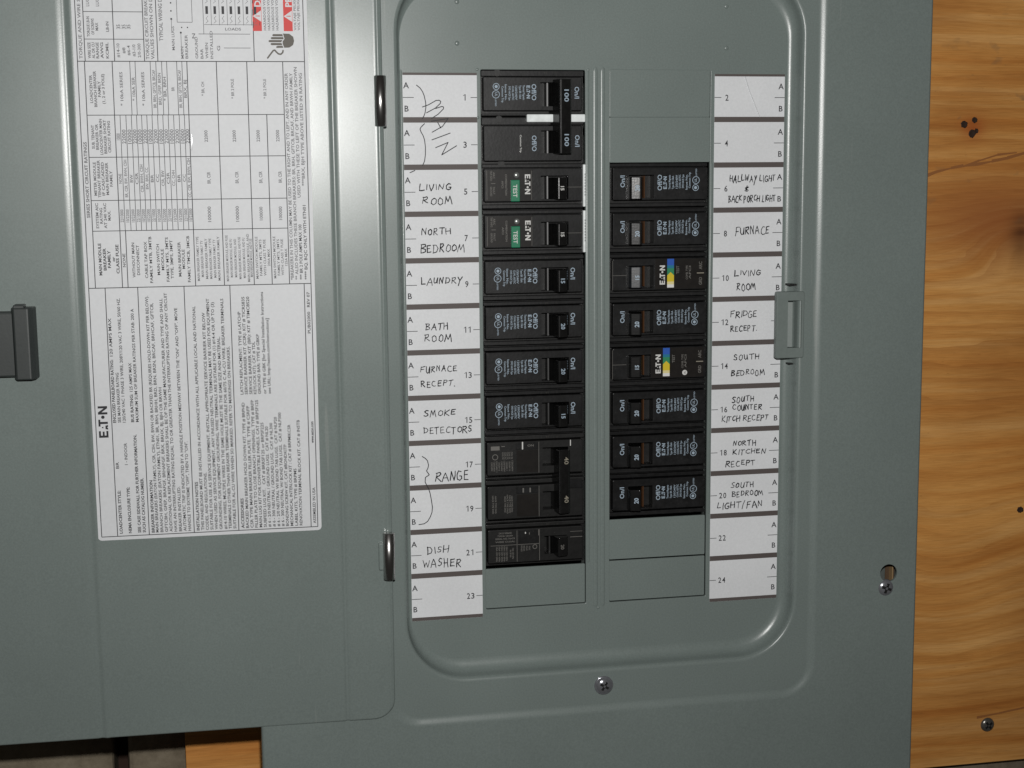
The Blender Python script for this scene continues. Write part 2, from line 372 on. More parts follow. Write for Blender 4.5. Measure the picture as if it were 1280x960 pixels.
def handwrite(mb, s, x0, y0, x1, y1, d, wd=0.55):
    adv = []; tot = 0
    for ch in s:
        w_ = 0.45 if ch == ' ' else max(p[0] for st in HW[ch] for p in st) + .22
        adv.append(w_); tot += w_
    tot -= .22; k = (x1 - x0) / tot; h = y1 - y0; x = 0
    for ch, w_ in zip(s, adv):
        if ch != ' ':
            jy = random.uniform(-.07, .07) + .06 * math.sin(x * 1.7); sl = random.uniform(-.06, .14); sc = random.uniform(.84, 1.12); sw = random.uniform(.88, 1.1)
            for st in HW[ch]:
                rot_ = random.uniform(-.07, .07)
                ctl = [(x0 + (x + px * sw + sl * (1 - py)) * k + random.uniform(-.035, .035) * h, y0 + h * (py * sc + jy + rot_ * (px - .3)) + random.uniform(-.035, .035) * h) for px, py in st]
                pts = [ctl[0]]
                for i in range(len(ctl) - 1):          # a little bow in every stroke
                    (xa, ya), (xb, yb) = ctl[i], ctl[i + 1]; bw = random.uniform(-.07, .07)
                    pts += [((xa + xb) / 2 + (yb - ya) * bw, (ya + yb) / 2 - (xb - xa) * bw), (xb, yb)]
                w0 = wd * random.uniform(.75, 1.1)
                for i in range(len(pts) - 1): mb.ribbon(pts[i:i + 2], w0 * random.uniform(.8, 1.15), d, 'pen')
        x += w_

# ================================================================== THE SETTING: masonry wall, plywood
wl = MB()
JX = -172.0
for i in range(-3, 4):
    for j in range(-3, 4):
        off = 200 if j % 2 else 0
        xa = JX + 4.5 + i * 400 + off; ya = 331 + j * 200
        wl.box(xa, ya, -180, xa + 391, ya + 191, -122, 'wall', 3.0, 2)
wl.box(-1500, -400, -200, 1750, 1000, -160, 'hole')  # dark backing: shade in the block joints is put into its colour
ow = wl.build('block_wall'); ow['label'] = 'brownish grey masonry wall behind the plywood, seen below the open door'; ow['category'] = 'wall'

pb = thing('plywood_board', 'amber plywood board with a dark knot that the grey panel is mounted on', 'board', (120, 100, -102))
p = MB()
bo = []
random.seed(3)
p.box(-131.2, -330, -121, 660, 466, -102, 'ply', 0.5, 2)
ob = p.build('board', pb)
ob.matrix_parent_inverse = pb.matrix_world.inverted() if False else Matrix.Identity(4)
ob.location = W((-120, -100, 102))

def child_of(o, parent_loc):
    """parts are modelled in panel millimetres; shift them under a parent that has its own place"""
    o.location = Vector(o.location) - Vector(W(parent_loc)); return o

def blob(mb, cx, cy, r, d, m, n=11):
    mb.poly([(cx + r * random.uniform(.7, 1.15) * math.cos(t * 2 * math.pi / n), cy + r * random.uniform(.7, 1.15) * math.sin(t * 2 * math.pi / n)) for t in range(n)], d, m)
# worm holes: small pits
def pit(mb, cx, cy, r, d):
    n = 18; jit = [.82 * random.uniform(.86, 1.14) for _ in range(n)]
    ring = lambda q, dd: [(cx + r * q * jit[t] * math.cos(t * 2 * math.pi / n), cy + r * q * jit[t] * math.sin(t * 2 * math.pi / n), dd) for t in range(n)]
    mb.loft([ring(1.18, d + .02), ring(1.0, d + .35), ring(.75, d + .2), ring(.3, d + .06)], 'hole')
    mb.add(ring(.3, d + .06), [tuple(range(n))], 'hole')
p = MB()
pit(p, 382.6, 25.2, 2.5, -102); pit(p, 389.9, 22.4, 2.0, -102); pit(p, 388.4, 31.2, 2.7, -102); pit(p, 391.4, 29.3, 1.6, -102)
o = p.build('knot_hole', pb); child_of(o, (120, 100, -102))
p = MB(); pit(p, 433.8, 285.9, 2.4, -102)
o = p.build('knot_hole', pb); child_of(o, (120, 100, -102))
LZ = 0.0
for pts, wd in (([(352.9, 60.6), (364.1, 56.0), (374.3, 53.4), (382.4, 52.4), (392.6, 51.5), (402.8, 49.5), (413.9, 47.5), (429.2, 43.4), (449.6, 40.3), (480.1, 38.7)], .8),
                ([(382.4, 52.4), (394.6, 48.9), (406.8, 45.4), (421.1, 43.8)], .55), ([(406.8, 432.6), (424.1, 430.9), (449.6, 427.5), (480.1, 426.5)], .7)):
    p = MB(); LZ += .03
    q = [(x + random.uniform(-.6, .6), y + random.uniform(-.35, .35)) for x, y in pts]
    for i in range(len(q) - 1):
        a = wd * random.uniform(.8, 2.6); b_ = wd * random.uniform(.8, 2.6)
        p.add([(q[i][0], q[i][1] - a, -101.93 + LZ), (q[i + 1][0], q[i + 1][1] - b_, -101.93 + LZ), (q[i + 1][0], q[i + 1][1] + b_ * .4, -101.93 + LZ), (q[i][0], q[i][1] + a * .4, -101.93 + LZ)], [(0, 1, 2, 3)], 'crack')
    o = p.build('grain_split', pb); child_of(o, (120, 100, -102))

def screw_mesh(mb, cx, cy, d, r, h, m, rot=0.4, washer=0.0):
    if washer:
        n = 28; ring = lambda rr, dd: [(cx + rr * math.cos(t * 2 * math.pi / n), cy + rr * math.sin(t * 2 * math.pi / n), dd) for t in range(n)]
        mb.loft([ring(washer, d), ring(washer, d + .5), ring(washer - .4, d + .8), ring(r * .9, d + .8)], m)
    mb.dome(cx, cy, d + (.6 if washer else 0), r, h, m)
    top = d + h + (.6 if washer else 0)
    for a in (rot, rot + math.pi / 2):
        c_, s_ = math.cos(a), math.sin(a); L, t = r * .58, r * .15
        pts = [(cx + c_ * u - s_ * v, cy + s_ * u + c_ * v) for u, v in ((-L, -t), (L, -t), (L, t), (-L, t))]
        mb.prism_d(pts, top - h * .6, top - h * .02, 'recess')
p = MB(); screw_mesh(p, 415.1, 438.2, -102, 5.1, 2.4, 'oldsteel', 0.9)
o = p.build('screw', pb); child_of(o, (120, 100, -102))

# ================================================================== THE PANEL
PN = thing('breaker_panel', 'grey steel electrical breaker panel with its door folded open to the left', 'electrical panel')

# recess / cover geometry
RIM = (-3.5, -55.5, 225.2, 338.2)
FLOOR_D, FRAME_D, OUT_D = 0.0, 10.0, 11.3
N = 12
def rimring(ix, iy, r, d): return lift(rrect(RIM[0] + (ix * .42 if ix > 0 else ix), RIM[1] + iy, RIM[2] - ix, RIM[3] - iy, r, N), d)
POCK = (-12.5, -91.0, 233.6, 359.0)
c = MB()
prof = [(-1.8, 10.0, 36), (-.9, 9.9, 35), (-.2, 9.55, 34.4), (.3, 8.9, 33.8), (.55, 8.0, 33.4), (.85, 5.8, 33.1), (1.3, 3.7, 32.7), (2.0, 2.2, 32.2), (3.0, 1.15, 31.4), (4.1, .5, 30.6), (5.1, .12, 29.8), (5.8, 0.0, 29.2)]
c.loft([rimring(i_, i_ * (1.5 if i_ > 0 else 1), r_, d_) for i_, d_, r_ in prof], 'paint')
inner = rrect(RIM[0] - 1.8, RIM[1] - 1.8, RIM[2] + 1.8, RIM[3] + 1.8, 36, N)
pk = rrect(*POCK, 16, N)
c.sheet([pk, inner], FRAME_D, 'paint')
steps = 8
rings = []
for k in range(steps + 1):
    t = k / steps; rings.append(lift(rrect(POCK[0] - 5 * t, POCK[1] - 5 * t, POCK[2] + 5 * t, POCK[3] + 5 * t, 16 + 5 * t, N), FRAME_D + (OUT_D - FRAME_D) * (3 * t * t - 2 * t ** 3)))
c.loft(rings, 'paint')
ob_ = rrect(POCK[0] - 5, POCK[1] - 5, POCK[2] + 5, POCK[3] + 5, 21, N)
CX0, CY0, CX1, CY1 = -86.2, -160.0, 302.2, 446.0
def keyhole(cx, cy, r):
    return [(cx + r * math.cos(t * 2 * math.pi / 24), cy + r * math.sin(t * 2 * math.pi / 24)) for t in range(24)]
KH = keyhole(284.0, 291.6, 5.4)
outer = rrect(CX0 + 1.4, CY0 + 1.4, CX1 - 1.4, CY1 - 1.4, 2.0, 3)
c.sheet([outer, ob_, KH], OUT_D, 'paint')
rg = []
for i_, d_ in ((1.4, OUT_D), (.8, OUT_D - .2), (.3, OUT_D - .7), (0, OUT_D - 1.4), (0, OUT_D - 14)):
    rg.append(lift(rrect(CX0 + i_, CY0 + i_, CX1 - i_, CY1 - i_, 2.0 + (1.4 - i_), 3), d_))
c.loft(rg, 'paint')
c.loft([lift(KH, OUT_D), lift(KH, OUT_D - 1.5)], 'paint')
c.build('cover', PN)

e = MB()
for b_ in ((CX0 + 4, CY0 + 6, -101.5, CX0 + 6, CY1 - 6, OUT_D - 6), (CX1 - 6, CY0 + 6, -101.5, CX1 - 4, CY1 - 6, OUT_D - 6), (CX0 + 6, CY0 + 6, -101.5, CX1 - 6, CY0 + 8, OUT_D - 6), (CX0 + 6, CY1 - 8, -101.5, CX1 - 6, CY1 - 6, OUT_D - 6), (CX0 + 6, CY0 + 8, -101.4, CX1 - 6, CY1 - 8, -99), (268, 262, -8, 298, 330, -6.6),):
    e.box(*b_, 'galv')
e.box(290.0, 264, -6.6, 296, 328, -6.2, 'brownwood'); e.box(292.6, 264, -6.6, 293.3, 328, -2.0, 'brasstan', .1); e.build('enclosure', PN)

# dead front: pressed plate with the two breaker windows
fl_poly = rrect(RIM[0] + 5.8 * .42, RIM[1] + 8.7, RIM[2] - 5.8, RIM[3] - 8.7, 29.2, N)
LO = (42.7, -1.9, 102.0, 301.9); RO = (115.4, -2.1, 174.4, 302.2)
f_ = MB()
lo, ro = rrect(*LO, .8, 2), rrect(*RO, .8, 2)
f_.sheet([fl_poly, lo, ro], FLOOR_D, 'frontpaint')
for q in (LO, RO):
    rg = []
    for i_, d_ in ((0, 0), (.12, -.04), (.24, -.14), (.32, -.32), (.32, -1.6)):
        rg.append(lift(rrect(q[0] + i_, q[1] + i_, q[2] - i_, q[3] - i_, .8, 2), d_))
    f_.loft(rg, 'frontpaint')
for x in (107.4, 111.6):          # pressed ridges between the windows
    n = 8; rr = lambda y, s_: [(x - 1.3 * s_ * math.cos(math.pi * k / n), y, .02 + .34 * s_ * math.sin(math.pi * k / n)) for k in range(n + 1)]
    f_.loft([rr(-3.6, .1), rr(-2.6, .8), rr(-1, 1), rr(302, 1), rr(303.4, .8), rr(304.2, .1)], 'frontpaint', close=False)
for bx_, ya_, yb_ in ((102.95, -1.2, 276.8), (175.3, 50.2, 251.8)):  # beads added so the right window edges show a bright line
    n = 8; rr = lambda y, s_: [(bx_ - .9 * s_ * math.cos(math.pi * k / n), y, .02 + .24 * s_ * math.sin(math.pi * k / n)) for k in range(n + 1)]
    f_.loft([rr(ya_ - .8, .1), rr(ya_, 1), rr(yb_, 1), rr(yb_ + .8, .1)], 'frontpaint', close=False)
x = -.55; n = 8; rr = lambda y, s_: [(x - .55 * s_ * math.cos(math.pi * k / n), y, .02 + .22 * s_ * math.sin(math.pi * k / n)) for k in range(n + 1)]  # slim bead added for a highlight along the left strip
f_.loft([rr(-1.6, .1), rr(-.6, 1), rr(300, 1), rr(301.4, .1)], 'frontpaint', close=False)
for x, y in ((30.5, -37.4), (30.3, -15.5), (182.8, -36.9), (183.1, -14.1)):
    f_.dome(x, y, 0, 1.3, .55, 'frontpaint', 16, 6)
for x, y in ((41.2, -1.6), (41.3, 24.2), (109.0, 304.6), (103.3, -1.7)):
    f_.dome(x, y, 0, .8, .4, 'frontpaint', 14, 5)
f_.build('dead_front', PN)

def knock(x0, y0, x1, y1, label):
    k = MB(); k.prism_d(rrect(x0, y0, x1, y1, .6, 3), -1.2, -.03, 'frontpaint', .12); k.build('knockout_plate', PN, label)
knock(42.92, 277.8, 101.05, 300.85, 'blank grey knockout below the lowest left breaker')
knock(115.62, 252.9, 173.2, 276.4, 'blank grey knockout just below the right breakers')
knock(115.62, 277.25, 173.2, 301.05, 'lowest blank grey knockout on the right')
knock(115.62, -1.88, 173.75, 24.0, 'topmost blank grey knockout on the right')
knock(115.62, 24.06, 174.0, 49.0, 'blank grey knockout just above the right breakers')

# directory strips
def numeral(mb, s_, cx, y, h, m, d):
    adv = h * .74; x = cx - adv * (len(s_) - 1) / 2
    for ch in s_:
        if ch == '1':
            mb.poly([(x + .02 * h, y), (x + .17 * h, y), (x + .17 * h, y - h), (x + .05 * h, y - h), (x + .02 * h, y - .9 * h)], d, m)
            mb.poly([(x + .1 * h, y - h), (x + .02 * h, y - .86 * h), (x - .22 * h, y - .70 * h), (x - .22 * h, y - .82 * h)], d + .01, m)
        else: text(mb, ch, x, y, h, m, width=.56 * h, align='C', d=d)
        x += adv
def strip(side):
    s_ = MB(); x0, x1 = (0.2, 40.9) if side == 'L' else (176.4, 218.0)
    s_.box(x0, .2, .03, x1, 305.6, .18, 'paper'); D = .24
    s_.quad(x0 + .02, .0 + .2, x1 - .02, 1.5, D, 'bar'); s_.quad(x0 + .02, 303.6, x1 - .02, 305.55, D, 'bar')
    for i in range(1, 12): s_.quad(x0 + .02, 25.4 * i - 1.5, x1 - .02, 25.4 * i + 1.45, D, 'bar')
    for i in range(12):
        y = 25.4 * i; num = str(2 * i + (1 if side == 'L' else 2))
        if side == 'L':
            text(s_, 'A', 2.1, y + 8.5, 3.2, 'ink', align='C', d=D); text(s_, 'B', 2.2, y + 20.9, 3.2, 'ink', align='C', d=D)
            s_.quad(x0 + .05, y + 13.25, 6.2, y + 13.6, D, 'ink'); s_.quad(37.3, y + 13.25, x1 - .05, y + 13.6, D, 'ink')
            numeral(s_, num, 34.0, y + 15.0, 3.35, 'ink', D)
        else:
            text(s_, 'A', 215.8, y + 8.5, 3.2, 'ink', align='C', d=D); text(s_, 'B', 215.8, y + 20.9, 3.2, 'ink', align='C', d=D)
            s_.quad(x0 + .05, y + 13.0, 180.4, y + 13.35, D, 'ink'); s_.quad(212.0, y + 13.0, x1 - .05, y + 13.35, D, 'ink')
            numeral(s_, num, 183.7 if len(num) == 1 else 183.9, y + 14.9, 3.35, 'ink', D)
    if side == 'R':
        s_.add([(194.0, 1.6, D + .3), (196.4, 8.8, D + .3), (203.0, 24, D + .25), (194.6, 1.6, D), (197.0, 8.8, D), (203.6, 24, D)], [(0, 1, 4, 3), (1, 2, 5, 4)], 'paper')
    return s_.build('directory_strip', PN, 'left white circuit strip with odd numbers' if side == 'L' else 'right white circuit strip with even numbers')
SL, SR = strip('L'), strip('R')
HD = .36
def note(par, lab, words=(), strokes=()):
    b = MB()
    for w_ in words: handwrite(b, *w_, HD)
    for st in strokes: b.ribbon(st, .48, HD, 'pen')
    b.build('handwritten_note', par, lab)
random.seed(11)
note(SL, 'handwritten MAIN, slanted, with a brace across rows 1 and 3', (), [[(7.8, 6.9), (9.7, 8.4), (11.0, 10.3), (11.9, 12.6), (12.6, 16), (12.7, 18.6), (12.2, 21.6), (11.6, 23.2), (10.6, 24.8)],
    [(11.8, 27.4), (9.9, 29.2), (9.3, 30.3), (9.9, 32), (10.9, 33.7), (11.7, 36.2), (12.1, 40), (12.0, 44.2), (11.5, 47.5), (10.4, 49.9)], [(3.4, 53.7), (6.1, 52.5)],
    [(10.8, 18.5), (14.2, 17.3), (18.3, 15.0), (20.0, 14.9), (20.9, 15.5), (20.6, 16.6), (18.0, 19.0), (13.0, 21.6)], [(18.0, 19.3), (21.4, 18.2), (22.4, 18.5), (22.3, 19.5), (19.3, 22.4), (15.7, 24.6)],
    [(15.5, 26.1), (24.8, 24.7), (21.6, 28.9), (15.9, 32.0)], [(19.0, 26.7), (20.7, 29.7)], [(15.7, 36.1), (25.8, 32.5)], [(17.7, 40.3), (24.6, 37.5), (21.0, 44.2), (29.3, 39.3)]])
for lab, ws in (('handwritten LIVING ROOM on row 5', [('LIVING', 8.2, 59.9, 25.8, 63.2), ('ROOM', 9.9, 67.0, 26.4, 71.0)]),
    ('handwritten NORTH BEDROOM', [('NORTH', 9.1, 83.9, 25.1, 87.5), ('BEDROOM', 8.5, 92.8, 32.4, 97.0)]), ('handwritten LAUNDRY', [('LAUNDRY', 8.4, 111.0, 31.2, 114.6)]),
    ('handwritten BATH ROOM', [('BATH', 10.5, 136.2, 23.0, 139.8), ('ROOM', 9.9, 142.5, 24.8, 146.6)]), ('handwritten FURNACE RECEPT.', [('FURNACE', 7.2, 160.1, 27.7, 163.6), ('RECEPT.', 7.5, 168.3, 26.3, 171.6)]),
    ('handwritten SMOKE DETECTORS', [('SMOKE', 8.8, 184.9, 26.4, 188.4), ('DETECTORS', 8.5, 194.6, 35.7, 198.2)]), ('handwritten DISH WASHER', [('DISH', 9.4, 262.5, 21.2, 266.5), ('WASHER', 6.9, 270.1, 28.7, 274.8)])):
    note(SL, lab, ws)
note(SL, 'handwritten RANGE with a brace across rows 17 and 19', [('RANGE', 14.6, 220.0, 33.5, 225.5)], [[(7.5, 210.8), (9.2, 211.9), (10.4, 213.3), (11.0, 215.9), (10.6, 217.6), (9.8, 219.1), (11.3, 221.4), (9.1, 222.8), (8.9, 225.5), (10.8, 229.3), (11.6, 232), (12.3, 236.0), (12.8, 240.0), (12.5, 243), (11.5, 245.5), (10, 248), (8.0, 249.3), (5.0, 249.6)]])
for lab, ws in (('handwritten HALLWAY LIGHT & BACK PORCH LIGHT', [('HALLWAY LIGHT', 185.9, 56.6, 213.0, 60.4), ('&', 194.6, 62.9, 197.0, 65.9), ('BACK PORCH LIGHT', 185.3, 68.1, 213.4, 71.7)]),
    ('handwritten FURNACE', [('FURNACE', 189.5, 85.8, 209.9, 90.4)]), ('handwritten LIVING ROOM on row 10', [('LIVING', 189.3, 110.6, 205.1, 113.7), ('ROOM', 190.7, 118.2, 202.3, 122.3)]),
    ('handwritten FRIDGE RECEPT.', [('FRIDGE', 187.3, 134.0, 203.2, 137.7), ('RECEPT.', 187.4, 142.6, 203.3, 145.7)]), ('handwritten SOUTH BEDROOM', [('SOUTH', 189.5, 159.1, 204.9, 162.3), ('BEDROOM', 188.2, 168.2, 208.4, 171.6)]),
    ('handwritten SOUTH COUNTER KITCH RECEPT', [('SOUTH', 188.8, 183.7, 202.2, 187.0), ('COUNTER', 189.3, 188.5, 206.9, 191.5), ('KITCH RECEPT', 182.7, 194.9, 210.9, 198.1)]),
    ('handwritten NORTH KITCHEN RECEPT', [('NORTH', 189.8, 209.9, 203.6, 212.8), ('KITCHEN', 189.7, 214.9, 209.6, 217.9), ('RECEPT', 185.4, 221.5, 203.2, 224.7)]),
    ('handwritten SOUTH BEDROOM LIGHT/FAN', [('SOUTH', 188.8, 234.5, 202.9, 237.7), ('BEDROOM', 189.6, 239.7, 208.4, 242.9), ('LIGHT/FAN', 180.4, 246.1, 208.4, 249.6)])):
    note(SR, lab, ws)

# latch catch on the right rim
k = MB()
K0, K1, Y0, Y1, KD = 211.2, 227.6, 122.6, 161.0, 9.0
slot_ = [(218.0, 127.8), (226.4, 127.8), (226.4, 155.0), (218.0, 155.0)]
outl = rrect(K0 + .5, Y0 + .5, K1, Y1 - .5, .8, 3)
k.sheet([outl, slot_[::-1]], KD + 1.9, 'catchgrey')
k.loft([lift(rrect(K0 + .5, Y0 + .5, K1, Y1 - .5, .8, 3), KD + 1.9), lift(rrect(K0 + .15, Y0 + .15, K1 + .3, Y1 - .15, 1.0, 3), KD + 1.7), lift(rrect(K0, Y0, K1 + .4, Y1, 1.1, 3), KD + 1.2), lift(rrect(K0, Y0, K1 + .4, Y1, 1.1, 3), KD - 1.6)], 'catchgrey')
k.loft([lift(slot_, KD + 1.9), lift(slot_, KD - 1.0), lift([(218.0, 127.8), (227.5, 127.8), (227.5, 155.0), (218.0, 155.0)], 3.0)], 'catchgrey', smooth=False)
k.prism_y([(218.2, 7.2), (221.6, 8.9), (222.6, 8.6), (223.0, 3.0), (218.2, 3.0)], 128.8, 154.9, 'catchgrey', .25)
k.prism_y([(223.0, 3.0), (223.0, 3.8), (228.0, 8.0), (228.0, 3.0)], 127.9, 154.9, 'frontpaint')
k.box(220.2, 118.6, .5, 225.6, 119.6, 7.2, 'recess'); k.box(221.2, 164.6, .5, 224.0, 165.4, 5.2, 'recess')
k.build('latch_catch', PN)

# screws
s_ = MB(); screw_mesh(s_, 109.6, 348.0, FRAME_D + .02, 4.7, 2.0, 'steel', 0.55, 5.6); s_.build('cover_screw', PN, 'bright dome screw centred below the recess')
s_ = MB(); screw_mesh(s_, 282.5, 300.6, OUT_D - 1.0, 5.2, 2.6, 'steel', 0.35); s_.build('mounting_screw', PN, 'bright screw at the bottom of the round hole near the right edge')

# ------------------------------------------------------------------ the door, swung open to the left (own frame: 0 = hinge line)
AX, BX, SAG = 0.025, -0.015, -0.00257
ex = Vector((1, 0, AX)).normalized(); ey = Vector((0, 1, BX)).normalized(); en = ex.cross(ey).normalized()
cs, sn = math.cos(SAG), math.sin(SAG)
lx = ex * cs - ey * sn * -1 * -1 if False else ex * cs + ey * (-sn)
# local (a, b): a = cs*X + sn*Y', b = -sn*X + cs*Y'  ->  X = cs*a - sn*b, Y' = sn*a + cs*b
la = ex * cs + ey * sn; lb = ex * (-sn) + ey * cs
org = Vector((-12.0, 0.0, 20.0 + BX * (0 - 150)))
def D2P(a, b, d): v = org + la * a + lb * b + en * d; return v
wv = lambda v: Vector((v.x, -v.z, -v.y))
# object axes: X <- la, Y <- -en, Z <- -lb
mw = Matrix.Identity(4)
for i, ax in enumerate((wv(la), -wv(en), -wv(lb))):
    for r_ in range(3): mw[r_][i] = ax[r_]
mw.translation = wv(org) * .001

DX0, DX1, DY0, DY1 = -256.0, -1.9, -86.0, 355.9
def belly(y): return 5.0 * math.sin(math.pi * (y + 86) / 442) - 3.4
dm = MB()
def dprof(x):
    h = 0.0
    def bend(x, c_, w_, hh): return hh * max(0, 1 - abs(x - c_) / w_)
    h -= bend(x, -27.4, 1.6, .75)
    h -= bend(x, -160.6, 2.2, .5); h += bend(x, -157.6, 1.6, .42)
    if x > -27: h += (x + 27) * .016
    h += bend(x, -3.2, 1.3, .42)  # small bead added near the hinge edge to catch a bright line
    return h
xs = [-252, -230, -200, -175, -165, -162.8, -161.6, -160.6, -159.6, -158.6, -157.6, -156, -150, -120, -90, -60, -45, -34, -30, -29.0, -28.2, -27.4, -26.6, -25.8, -24, -18, -12, -8, -5.5, -4.6, -4.2, -3.8, -3.4, -3.0, -2.6, -2.2]
outl = []
R_ = 11.0
bot = lambda x: DY1 if x < DX1 - R_ else DY1 - R_ + math.sqrt(max(0, R_ * R_ - (x - (DX1 - R_)) ** 2))
arc = [DX1 - R_ + R_ * math.sin(t * math.pi / 20) for t in range(1, 11)]
xs = sorted(set([x for x in xs if x < DX1] + [round(a_, 2) for a_ in arc[1:] if a_ < -5.5] + [DX1]))
ys = [-1] + [i / 24 for i in range(25)]
top = lambda x: DY0 + (DY1 - bot(x))
gridA = [[(x, top(x) + (bot(x) - top(x)) * t, dprof(x) + belly(top(x) + (bot(x) - top(x)) * t)) for x in xs] for t in ys[1:]]
nrow, ncol = len(gridA), len(xs)
dm.add([p_ for r_ in gridA for p_ in r_], [(i * ncol + j, i * ncol + j + 1, (i + 1) * ncol + j + 1, (i + 1) * ncol + j) for i in range(nrow - 1) for j in range(ncol - 1)], 'paint', True)
# turned-back edges with a small radius
def rim_pts(): return gridA[-1] + [r_[-1] for r_ in gridA[-2:0:-1]] + gridA[0][::-1] + [r_[0] for r_ in gridA[1:-1]]
per = rim_pts(); cxm, cym = -128.0, 135.0
def grow(o, dd):
    out = []; n = len(per)
    for i in range(n):
        a, b_ = Vector(per[i - 1][:2]), Vector(per[(i + 1) % n][:2]); t = (b_ - a).normalized(); nn = Vector((t.y, -t.x))
        if nn.dot(Vector(per[i][:2]) - Vector((cxm, cym))) < 0: nn = -nn
        out.append((per[i][0] + nn.x * o, per[i][1] + nn.y * o, per[i][2] + dd))
    return out
dm.loft([per, grow(.4, -.08), grow(.75, -.35), grow(.95, -.8), grow(1.0, -1.4), grow(1.0, -6.0)], 'paint')
bk = [(x, y, d - 1.6) for r_ in gridA for x, y, d in r_]
dm.add(bk, [(i * ncol + j, (i + 1) * ncol + j, (i + 1) * ncol + j + 1, i * ncol + j + 1) for i in range(nrow - 1) for j in range(ncol - 1)], 'paint', True)
DOOR = dm.build('door', PN); DOOR.matrix_local = mw

# hinges
def hinge(y0, y1, x, lab):
    h = MB(); h.cyl_y(x, 21.6, 3.2, y0, y1, 'chrome')
    h.box(x - 5.4, y0 + 6, 17.2, x - 1.5, y1 - 5, 20.4, 'paint', .6)
    h.box(x - 1, y0 + 2.5, 10.1, x + 1.4, y1 - 2.5, 19.5, 'paint', .3)
    h.build('hinge', PN, lab)
hinge(3.2, 29.6, -14.3, 'upper bright hinge pin'); hinge(248.2, 274.4, -14.5, 'lower dull hinge pin')

# dark latch at the door's free edge
l_ = MB()
l_.box(-216, 121.8, -1.0, -183.8, 155.2, 6.5, 'latchgrey', 1.0)
l_.prism_y([(-193.4, 5.5), (-192.0, 9.0), (-184.6, 9.2), (-182.6, 7.2), (-181.6, 0.0), (-193.4, 0.0)], 119.6, 156.6, 'latchgrey', .7)
l_.box(-192.0, 118.2, 0, -186.5, 121.5, 8.2, 'latchgrey', .5)
l_.box(-250, 126, -3.0, -216, 151, 5.0, 'latchgrey', 1.0)
l_.v = [(x, y, d + belly(140)) for x, y, d in l_.v]; l_.build('latch', DOOR)

# ------------------------------------------------------------------ printed label on the door
w = MB(); LD = .25
lo_ = rrect(-157.0, -74.0, -39.2, 245.4, 2.2, 5)
xs_ = sorted({round(p_[0], 3) for p_ in lo_}); ys_ = sorted({round(p_[1], 3) for p_ in lo_} | {float(v) for v in range(-70, 242, 8)})
lft = {}
for x, y in lo_:
    y = round(y, 3); lft[y] = min(lft.get(y, 1e9), x)
row = [(lft.get(y, -157.0), -196.2 - lft.get(y, -157.0), y) for y in ys_]
w.loft([[(a_, y, .07), (a_, y, LD - .05), (b_, y, LD - .05), (b_, y, .07)] for a_, b_, y in row], 'vinyl', smooth=False)
def rule(x0, y0, x1, y1, m='ink', wd=.42):
    k_ = max(1, int(abs(y1 - y0) / 6)); P_ = [(x0 + (x1 - x0) * i / k_, y0 + (y1 - y0) * i / k_) for i in range(k_ + 1)]; L_ = math.hypot(x1 - x0, y1 - y0)
    nx, ny = -(y1 - y0) / L_ * wd / 2, (x1 - x0) / L_ * wd / 2
    w.loft([[(x + nx, y + ny, LD) for x, y in P_], [(x - nx, y - ny, LD) for x, y in P_]], m, smooth=False, close=False)
def rectangle(x0, y0, x1, y1):
    rule(x0, y0, x1, y0); rule(x1, y0, x1, y1); rule(x1, y1, x0, y1); rule(x0, y1, x0, y0)
rectangle(-155.0, -72.5, -41.2, 243.4)
rule(-155, 111.1, -41.2, 111.1); rule(-155, -3.8, -41.2, -3.8)
# lower part
for x in (-146.8, -130.4, -106.9, -83.4, ): rule(x, 111.1, x, 243.4)
rule(-44.8, 111.1, -44.8, 243.4)
def U(s_, xc, ystart, yend=None, h=1.55, m='ink', bold=False): text(w, s_, xc + h / 2, ystart, h, m, 'U', width=(ystart - yend) if yend is not None else None, d=LD, bold=bold)
wordmark(w, -148.8, 189.7, 4.8, 'U', 'pen', LD + .02)
U('LOADCENTER STYLE:', -144.9, 242, 218.5, bold=True); U('BR', -146.0 + .9, 206.6, 203.0)
U('NEMA ENCLOSURE TYPE:', -140.2, 242, 216.8, bold=True); U('1 - INDOOR', -140.5, 204.8, 193)
U('SEE CASE SIDEWALL FOR FURTHER INFORMATION,', -135.4, 242, 188.7, bold=True); U('SUCH AS CATALOG NUMBER.', -132.9, 242, 212.2, bold=True)
U('ENCLOSED PANELBOARD RATING:', -145.4, 182, 148.5, bold=True); U('120 AMPS MAX', -145.4, 146.8, 126.8)
U('SEE MAIN BREAKER RATING', -142.9, 182, 155.5); U('120/240 VAC 1 PHASE 3 WIRE, 208Y/120 VAC 3 WIRE, 50/60 HZ.', -140.5, 182, 116.5)
U('BUS RATING:', -136.2, 182, 167, bold=True); U('125 AMPS MAX', -136.2, 165.8, 150.5); U('MAXIMUM SUM OF BREAKER RATINGS PER STAB: 200 A', -133.8, 182, 122.2)
